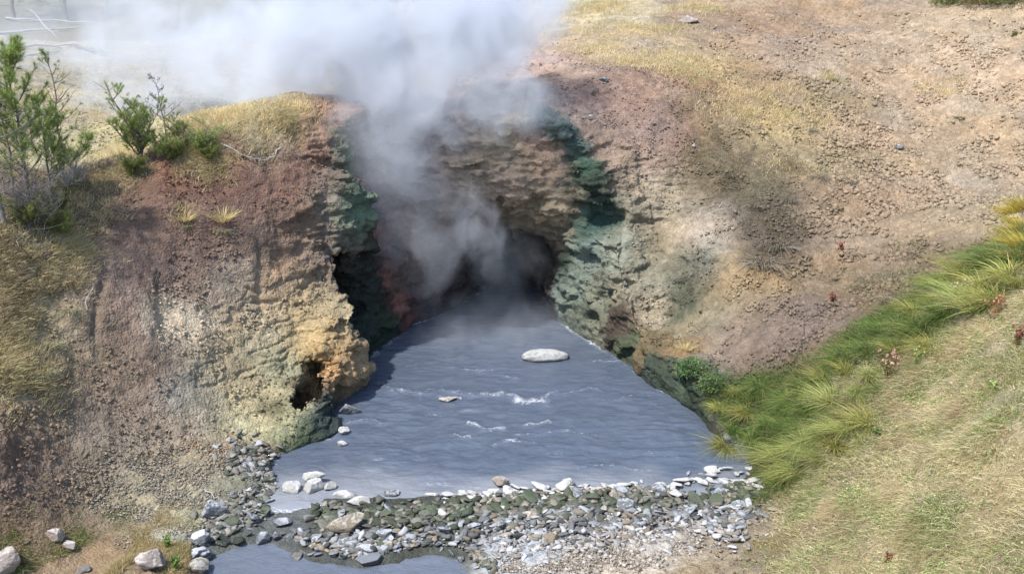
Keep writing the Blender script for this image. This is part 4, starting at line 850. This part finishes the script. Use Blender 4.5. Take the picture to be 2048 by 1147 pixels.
def needles(p0, p1, n, ln, pal, r, w=.0042):
    n = int(n*1.35)
    t = r.random(n)**.8; P = p0+(p1-p0)*t[:,None]; ax = unit((p1-p0)[None])[0]
    D_ = unit(ax[None]*r.uniform(.3, 1.1, (n, 1))+unit(r.normal(size=(n, 3)))*.8)
    c = np.array(pal)[r.integers(len(pal), size=n)]*r.uniform(.7, 1.3, (n, 1))
    return blades(P, D_, ln*r.uniform(.6, 1.15, n), np.full(n, w), np.zeros((n, 3)), c, 1)
PINE = [(.20,.29,.07),(.30,.38,.09),(.13,.20,.05),(.40,.44,.13)]
def tree(name, label, cat, base, H, seed, lean=(0, 0), r0=.03, whorls=10, t0=.2, blen=lambda t: .6*(1-t)+.15, elev=.5, fol=lambda t: 1.0, sub=5, nn=26, nl=.09, wood=None, stems=1, wob=.05, pal=PINE, group=None, nb=4, tipcone=False, twig=.16):
    r = np.random.default_rng(seed); wood = wood or M_bark; root = empty(name, tuple(base)); tag(root, label, cat, group)
    tr = []; br = []; nd = []
    for s_ in range(stems):
        Hs = H*(1 if s_ == 0 else r.uniform(.45, .85)); ln = np.array([lean[0], lean[1], 0])+(r.normal(0, .28, 3)*np.array([1, 1, 0]) if stems > 1 else 0)
        k = 12; t = np.linspace(0, 1, k); w_ = np.cumsum(r.normal(0, wob, (k, 3)), 0)*.35; w_[:,2] = 0; w_ -= w_[0]
        pts = t[:,None]*np.array([0, 0, Hs])+(t[:,None]**1.3)*ln*Hs+w_*Hs*.4; pts[0,2] -= .12
        tr.append(tube(pts, r0*(1-t*.86)*(1 if s_ == 0 else .7)))
        for q in range(whorls):
            tt = t0+(1-t0)*(q+r.random()*.7)/whorls; c = np.array([np.interp(tt, t, pts[:,a]) for a in range(3)])
            for b_ in range(nb):
                az = r.uniform(0, 6.28); L = blen(tt)*Hs*r.uniform(.6, 1.2); e = elev*r.uniform(.5, 1.4)
                d0 = np.array([math.cos(az)*math.cos(e), math.sin(az)*math.cos(e), math.sin(e)]); u = np.linspace(0, 1, 5)
                bp = c+d0*L*u[:,None]+np.array([0, 0, .35*L])*(u[:,None]**2)+r.normal(0, .03*L, (5, 3))*u[:,None]
                br.append(tube(bp, min(r0*.28, .009)*(1-tt*.5)*(1-u*.75)+.002, 4))
                has = r.random() < fol(tt)
                for m in range(sub):
                    uu = .35+.65*(m+1)/sub; st = np.array([np.interp(uu, u, bp[:,a]) for a in range(3)])
                    dd = unit((unit((bp[-1]-bp[0])[None])[0]+r.normal(0, .55, 3)+np.array([0, 0, .25]))[None])[0]; tl = twig*r.uniform(.6, 1.2); en = st+dd*tl if m < sub-1 else bp[-1]+dd*tl*.6
                    br.append(tube(np.array([st, (st+en)/2+r.normal(0, .01, 3), en]), [.004, .003, .002], 3))
                    if has: nd.append(needles(st+(en-st)*.15, en, nn, nl, pal, r))
                    elif tipcone and r.random() < .6:
                        nd.append(needles(st+(en-st)*.8, en, 7, .025, [(.06,.05,.04)], r, .012))
        if fol(1.0) > 0: nd.append(needles(pts[-2], pts[-1]+np.array([0, 0, .05]), nn*2, nl, pal, r))
    v, q, t_, c = cat_parts(tr); link('trunk', mesh_from('trunk', v, q, t_, None, True), wood, root)
    if br: v, q, t_, c = cat_parts(br); link('branches', mesh_from('branches', v, q, t_, None, True), wood, root)
    if nd: v, q, t_, c = cat_parts(nd); link('crown' if not tipcone else 'cones', mesh_from('crown', v, q, t_, c, False), M_needle, root)
    return root
def base(px, py): return hit(px, py)[0]
b0 = base(62, 425)
tree('pine_tree', 'densest bright green young pine at the far left behind a bare grey trunk', 'pine tree', b0, 3.05, 1, (.0, .02), .045, 13, .12, lambda t: .27*(1-t)**.75+.06, .6, lambda t: 1 if t > .25 else .5, 6, 60, .12, nb=6, twig=.14)
tree('pine_tree', 'second bushy young pine low beside the densest one at the far left', 'pine tree', base(105, 395), 1.9, 2, (.0, 0), .03, 9, .12, lambda t: .34*(1-t)+.08, .55, lambda t: .95, 6, 54, .11, nb=5, twig=.14)
tree('pine_tree', 'slender pine with bare lower trunk at the left edge behind the dense one', 'pine tree', base(28, 400), 2.3, 22, (-.02, 0), .03, 10, .3, lambda t: .22*(1-t)+.06, .5, lambda t: .7, 4, 38, .10, nb=4)
tree('pine_tree', 'thin gappy pine with needles only at its branch tips beside the dense pine', 'pine tree', base(128, 345), 2.5, 3, (-.04, 0), .035, 12, .22, lambda t: .24*(1-t)+.07, .45, lambda t: .9 if t > .84 else .30, 3, 40, .09, wob=.09, nb=3, twig=.11)
tree('pine_tree', 'broad bushy low pine with several crooked stems left of the bare snag', 'pine tree', base(283, 318), 1.65, 4, (-.22, 0), .03, 7, .15, lambda t: .36*(1-t)+.10, .6, lambda t: .75, 4, 40, .08, stems=8, wob=.12, nb=3, twig=.11)
tree('pine_tree', 'small pine shoot rising at the right of the snag', 'pine tree', base(365, 300), .75, 5, (.15, 0), .015, 5, .2, lambda t: .4*(1-t)+.12, .7, lambda t: .8, 4, 26, .07, stems=3, nb=3)
tree('pine_tree', 'low spreading pine scrub on the rim edge right of the snag', 'pine tree', base(405, 305), .5, 6, (.2, 0), .015, 4, .1, lambda t: .8, .4, lambda t: .8, 5, 26, .06, stems=6, nb=3)
tree('pine_tree', 'low pine scrub at the foot of the bare snag', 'pine tree', base(335, 322), .55, 16, (0, 0), .015, 4, .1, lambda t: .7, .4, lambda t: .85, 5, 28, .06, stems=6, nb=3)
tree('pine_tree', 'short bright pine in front of the thin gappy pine', 'pine tree', base(150, 350), .8, 17, (.1, 0), .02, 6, .1, lambda t: .42*(1-t)+.14, .6, lambda t: .95, 5, 30, .09, stems=2, nb=4)
tree('snag', 'thin dead sapling with cones on bare twigs standing by the bushy pine', 'dead tree', base(338, 310), 1.75, 7, (-.05, 0), .022, 9, .3, lambda t: .24*(1-t)+.07, .35, lambda t: 0, 5, 0, .05, M_snag, wob=.05, nb=3, tipcone=True, twig=.09)
tree('bare_tree', 'bare grey trunk with tangled twigs at the left edge of the photo', 'dead tree', base(10, 445), 3.6, 8, (-.04, 0), .05, 14, .08, lambda t: .26*(1-t)+.05, .15, lambda t: 0, 6, 0, .05, M_snag, wob=.05, nb=4, twig=.28)
tree('dead_shrub', 'leafless grey twiggy shrub below the dense pines at the far left', 'dead shrub', base(70, 455), 1.2, 9, (.1, 0), .02, 7, .05, lambda t: .6, .3, lambda t: 0, 6, 0, .05, M_snag, stems=6, nb=3, twig=.3)
tree('dead_shrub', 'tangle of bare pale twigs on the rim below the thin pine', 'dead shrub', base(135, 375), .6, 10, (.2, 0), .012, 5, .05, lambda t: .8, .2, lambda t: 0, 5, 0, .05, M_grey, stems=6, nb=3, twig=.25)
for px, py, h_, lab, sd in ((270,350,.35,'low yellow green juniper under the bushy pine',31),(115,430,.55,'low yellow green juniper at the foot of the far left pines',32),(350,318,.3,'small bright juniper on the red bank',33),(60,455,.5,'olive juniper below the grey twigs',34),(120,470,.35,'small yellow juniper on the left slope',35),(420,320,.25,'juniper mat at the rim above the red bank',36)):
    tree('juniper', lab, 'shrub', base(px, py), h_, sd, (0, 0), .01, 4, .05, lambda t: .9, .45, lambda t: .9, 5, 26, .06, stems=7, nb=3, pal=[(.22,.25,.06),(.30,.31,.08),(.14,.18,.05)], twig=.1)
# far slope: conifers, snags and fallen trunks
for i, (px, py, h_, lab) in enumerate([(30,10,7,'dark conifer on the far slope at the top left corner'),(135,12,6,'dark conifer on the far slope right of the corner one'),(555,-30,6,'dark conifer nearly lost in the thick steam'),(832,-8,5.5,'dark conifer showing through a gap in the steam above the cave')]):
    p = far_hit(px, max(py, -40)+30)
    tree('conifer', lab, 'conifer', p, h_, 60+i, (0, 0), .12, 16, .1, lambda t: .28*(1-t)+.03, -.1, lambda t: 1, 5, 26, .30, nb=5, twig=.5, pal=[(.05,.08,.04),(.07,.10,.05)])
p = far_hit(215, 35); tree('snag', 'pale dead tree standing in the steam at the top left', 'dead tree', p, 5.5, 71, (.02, 0), .10, 9, .1, lambda t: .14*(1-t)+.04, .1, lambda t: 0, 4, 0, .1, M_grey, nb=3, twig=.5)
def stick(name, label, cat, pts, rad, mat, br=0, seed=0):
    r = np.random.default_rng(seed); o_ = np.array(pts[0], float); pts = np.array(pts, float)-o_; u = np.linspace(0, 1, 9); k = np.linspace(0, 1, len(pts))
    P = np.stack([np.interp(u, k, pts[:,a]) for a in range(3)], 1)+r.normal(0, rad*.9, (9, 3))*(.4 if name == 'fallen_log' else 1); parts = [tube(P, rad*(1-.6*u), 7)]
    L = np.linalg.norm(P[-1]-P[0])
    for b_ in range(br):
        s_ = P[r.integers(2, 8)]; d = unit((unit((P[-1]-P[0])[None])[0]+r.normal(0, .7, 3)+np.array([0, 0, .3]))[None])[0]*min(L, 2.2)*r.uniform(.12, .35)
        parts.append(tube(np.array([s_, s_+d*.5+r.normal(0, .03*L, 3)*.4, s_+d]), [rad*.4, rad*.3, rad*.12], 4))
    v, q, t_, c = cat_parts(parts); o = link(name, mesh_from(name, v, q, t_, None, True), mat); o.location = o_; return tag(o, label, cat)
for i, (a, b_, rd, lab) in enumerate([((-10,98),(150,92),.09,'long fallen trunk on the far slope, lowest of the pale logs'),((-10,70),(170,58),.08,'long fallen trunk on the far slope above the lowest log'),((10,40),(200,48),.07,'fallen trunk in thin steam near the top left corner'),((20,120),(120,104),.06,'short fallen log below the lowest long trunk'),((60,20),(110,75),.06,'fallen branchy trunk lying down the far slope'),((150,95),(215,112),.09,'dark branchy log where the steam thickens'),((490,150),(560,175),.08,'fallen log half hidden in the main steam')]):
    pa = far_hit(*a)+np.array([0, 0, rd]); pb = far_hit(*b_)+np.array([0, 0, rd]); stick('fallen_log', lab, 'log', [pa, pb], rd, M_grey if i != 5 else M_dark, 3, 80+i)
def g3(px, py, up=.03): p, n = hit(px, py); return p+np.array([0, 0, up])
for i, (pp, rd, m, lab) in enumerate([([(445,292),(470,305),(495,316),(520,322)],.022,M_grey,'exposed grey root curling along the rim edge'),([(400,320),(430,310),(460,300)],.018,M_grey,'pale root reaching down the bank under the juniper mat'),([(560,300),(548,312),(530,322),(512,326)],.02,M_grey,'bent root near the top of the dark red bank'),
 ([(1598,655),(1625,635),(1660,612)],.02,M_dark,'dark fallen branch on the bare soil of the right slope'),([(1610,640),(1600,700),(1585,740)],.012,M_dark,'thin dark stem running down to the sedges'),([(318,548),(308,570),(298,590)],.014,M_dark,'short dark stick on the brown left slope'),([(185,580),(172,600),(176,640),(178,660)],.010,M_grey,'thin pale twig at the edge of the olive grass'),
 ([(205,458),(215,470)],.014,M_pale,'short pale stick below the rim at the left'),([(408,980),(423,991),(438,1002)],.016,M_grey,'pale plank like stick on the beach gravel'),([(110,400),(60,460),(20,500)],.018,M_grey,'long bare branch leaning down from the far left pines'),([(345,890),(330,915),(318,935)],.01,M_dark,'dark rootlet at the foot of the left slope')]):
    stick('fallen_branch' if 'root' not in lab else 'exposed_root', lab, 'branch' if 'root' not in lab else 'root', [g3(*q) for q in pp], rd, m, 0 if 'plank' in lab else 4, 100+i)
def herb(name, label, cat, px, py, H, n, headc, leafc, seed, heads=2, stemc=M_leaf, hr=.018):
    r = np.random.default_rng(seed); p = hit(px, py)[0]; root = empty(name, tuple(p)); tag(root, label, cat)
    st = []; lv = []; hd = []
    for i in range(n):
        a = r.uniform(0, 6.28); e = np.array([math.cos(a)*r.uniform(.05, .4), math.sin(a)*r.uniform(.05, .4), r.uniform(.7, 1.1)])*H
        u = np.linspace(0, 1, 5)[:,None]; P = e*u+np.array([0, 0, .1*H])*u*(1-u)+r.normal(0, .01, (5, 3))*u; x = tube(P, [.006,.005,.004,.003,.002], 4); st.append((x[0], x[1], x[2], np.tile(np.array(leafc[0])*.9, (len(x[0]), 1))))
        for k in range(9):
            c = e*r.uniform(.1, .95); d = unit(r.normal(size=(1, 3))*np.array([1, 1, .3])+np.array([0, 0, .3])); v = blades(c[None], d, np.array([.07*r.uniform(.5, 1.2)]), np.array([.03]), np.array([[0, 0, -.3]]), np.array([leafc[r.integers(len(leafc))]])*r.uniform(.8, 1.2), 2); lv.append(v)
        hs = []; hd.append(hs)
        for k in range(heads):
            c = e+r.normal(0, .03, 3)*(k > 0); hv = IC1[0]*hr*r.uniform(.7, 1.3)*np.array([1, 1, 1.2])+c; hs.append((hv, np.zeros((0, 4), int), IC1[1], np.tile(np.array(headc[r.integers(len(headc))])*r.uniform(.8, 1.2), (len(hv), 1))))
            hs.append(needles(c, c+np.array([0, 0, .02]), 14, hr*1.7, headc, r, .006))
    for nm, L in (('stems', st), ('leaves', lv), *(('flower_head', h_) for h_ in hd)):
        v, q, t_, c = cat_parts(L); link(nm, mesh_from(nm, v, q, t_, c, False), M_leaf, root)
BRN = [(.30,.20,.10),(.36,.26,.14),(.22,.22,.08)]; PNK = [(.50,.28,.24),(.60,.38,.32),(.42,.30,.18)]; RED = [(.30,.08,.06),(.26,.11,.07)]; LIM = [(.30,.38,.12),(.40,.46,.18)]
herb('thistle', 'dried thistle with pink brown heads standing before the dark sedges', 'thistle', 1775, 765, .50, 9, PNK, BRN, 1, 3, hr=.022)
herb('thistle', 'tall pale dried thistle on the upper bank, before the sedges', 'thistle', 1922, 632, .55, 8, [(.55,.45,.28),(.5,.34,.24)], LIM+BRN, 2, 3)
herb('leafy_weed', 'lime green leafy weed right of the lower thistle', 'weed', 1835, 735, .32, 7, LIM, LIM, 3, 1)
herb('red_weed', 'weed with red leaves on the dry bank at the right edge', 'weed', 2032, 690, .25, 7, RED, RED+BRN, 4, 2)
herb('red_weed', 'small red weed at the bottom of the near bank', 'weed', 1773, 1125, .12, 6, RED, RED+LIM, 5, 2)
herb('red_weed', 'small red weed on the bare soil of the right slope', 'weed', 1683, 500, .16, 5, RED, RED, 6, 2)
herb('red_weed', 'dull red weed above the green band', 'weed', 1665, 605, .2, 6, RED, RED+BRN, 7, 2)
herb('red_weed', 'red and pink weed in the middle of the near bank', 'weed', 1690, 905, .1, 5, RED, LIM, 8, 1)
herb('dried_weed', 'rusty dried stalks on the dry bank below the tall pale thistle', 'weed', 1990, 640, .4, 9, [(.45,.24,.14)], [(.45,.28,.16),(.4,.2,.12)], 9, 2)
herb('leafy_weed', 'bright green weed on the meadow bank by the pale tussocks', 'weed', 1755, 875, .14, 8, [(.14,.22,.06)], [(.14,.22,.06)], 10, 1)
herb('leafy_weed', 'bright yellow green herb near the top of the meadow bank', 'weed', 1985, 780, .12, 9, LIM, LIM, 11, 1)
herb('leafy_weed', 'green leafy weed beside the largest boulder at the bottom edge', 'weed', 352, 1140, .22, 10, [(.14,.24,.06)], [(.16,.27,.07),(.12,.22,.05)], 12, 1)
herb('leafy_weed', 'green leafy weed behind the largest boulder', 'weed', 335, 1095, .18, 10, [(.16,.26,.07)], [(.18,.28,.07),(.14,.22,.05)], 13, 1)
def shrub(name, label, px, py, rx, rz, n, pal, seed):
    r = np.random.default_rng(seed); p = hit(px, py)[0]; root = empty(name, tuple(p)); tag(root, label, 'shrub')
    st = []
    for k in range(14):
        e = r.normal(0, .5, 3)*rx; e[2] = rz*r.uniform(.6, 1); st.append(tube(np.array([[0, 0, -.05], e*.5+r.normal(0, .03, 3), e]), [.012,.008,.004], 4))
    v, q, t_, c = cat_parts(st); link('stems', mesh_from('stems', v, q, t_, None), M_bark, root)
    d = unit(r.normal(size=(n, 3))); d[:,2] = np.abs(d[:,2]); P = d*np.array([rx, rx, rz])*(r.random((n, 1))**.35)*(1+.35*fbm(d*2.2+seed, 2, seed)[:,None])
    pal = np.array(pal); c = pal[r.integers(len(pal), size=n)]*r.uniform(.6, 1.3, (n, 1))
    v, q, t_, c = blades(P, unit(d+r.normal(0, .8, (n, 3))), np.full(n, .07)*r.uniform(.5, 1.3, n), np.full(n, .03), r.normal(0, .2, (n, 3)), c, 2); link('foliage', mesh_from('foliage', v, q, t_, c, False), M_leaf, root)
for px, py, rx, rz, lab, pl, sd in ((1905,8,.7,.35,'green low shrub at the top edge of the sunny slope, left one',[(.12,.17,.05),(.2,.22,.07)],1),(1960,10,.7,.4,'green and reddish low shrub at the top edge, middle one',[(.14,.18,.05),(.3,.12,.07),(.1,.14,.04)],2),(2015,6,.8,.4,'green low shrub at the top right corner',[(.12,.17,.05),(.2,.22,.07)],3),
 (1380,745,.33,.3,'bright mossy green plant on the bank above the right water edge',[(.12,.22,.08),(.18,.28,.10)],4),(1425,775,.3,.28,'mossy green plant left of the first sedges',[(.12,.20,.07),(.16,.24,.08)],5),(2030,70,.1,.1,'small dull herb clump on the far right slope',[(.25,.25,.12)],6)):
    shrub('low_shrub', lab, px, py, rx, rz, int(2600*rx), pl, sd)
log('plants')
print('objects', len(bpy.data.objects), flush=True)
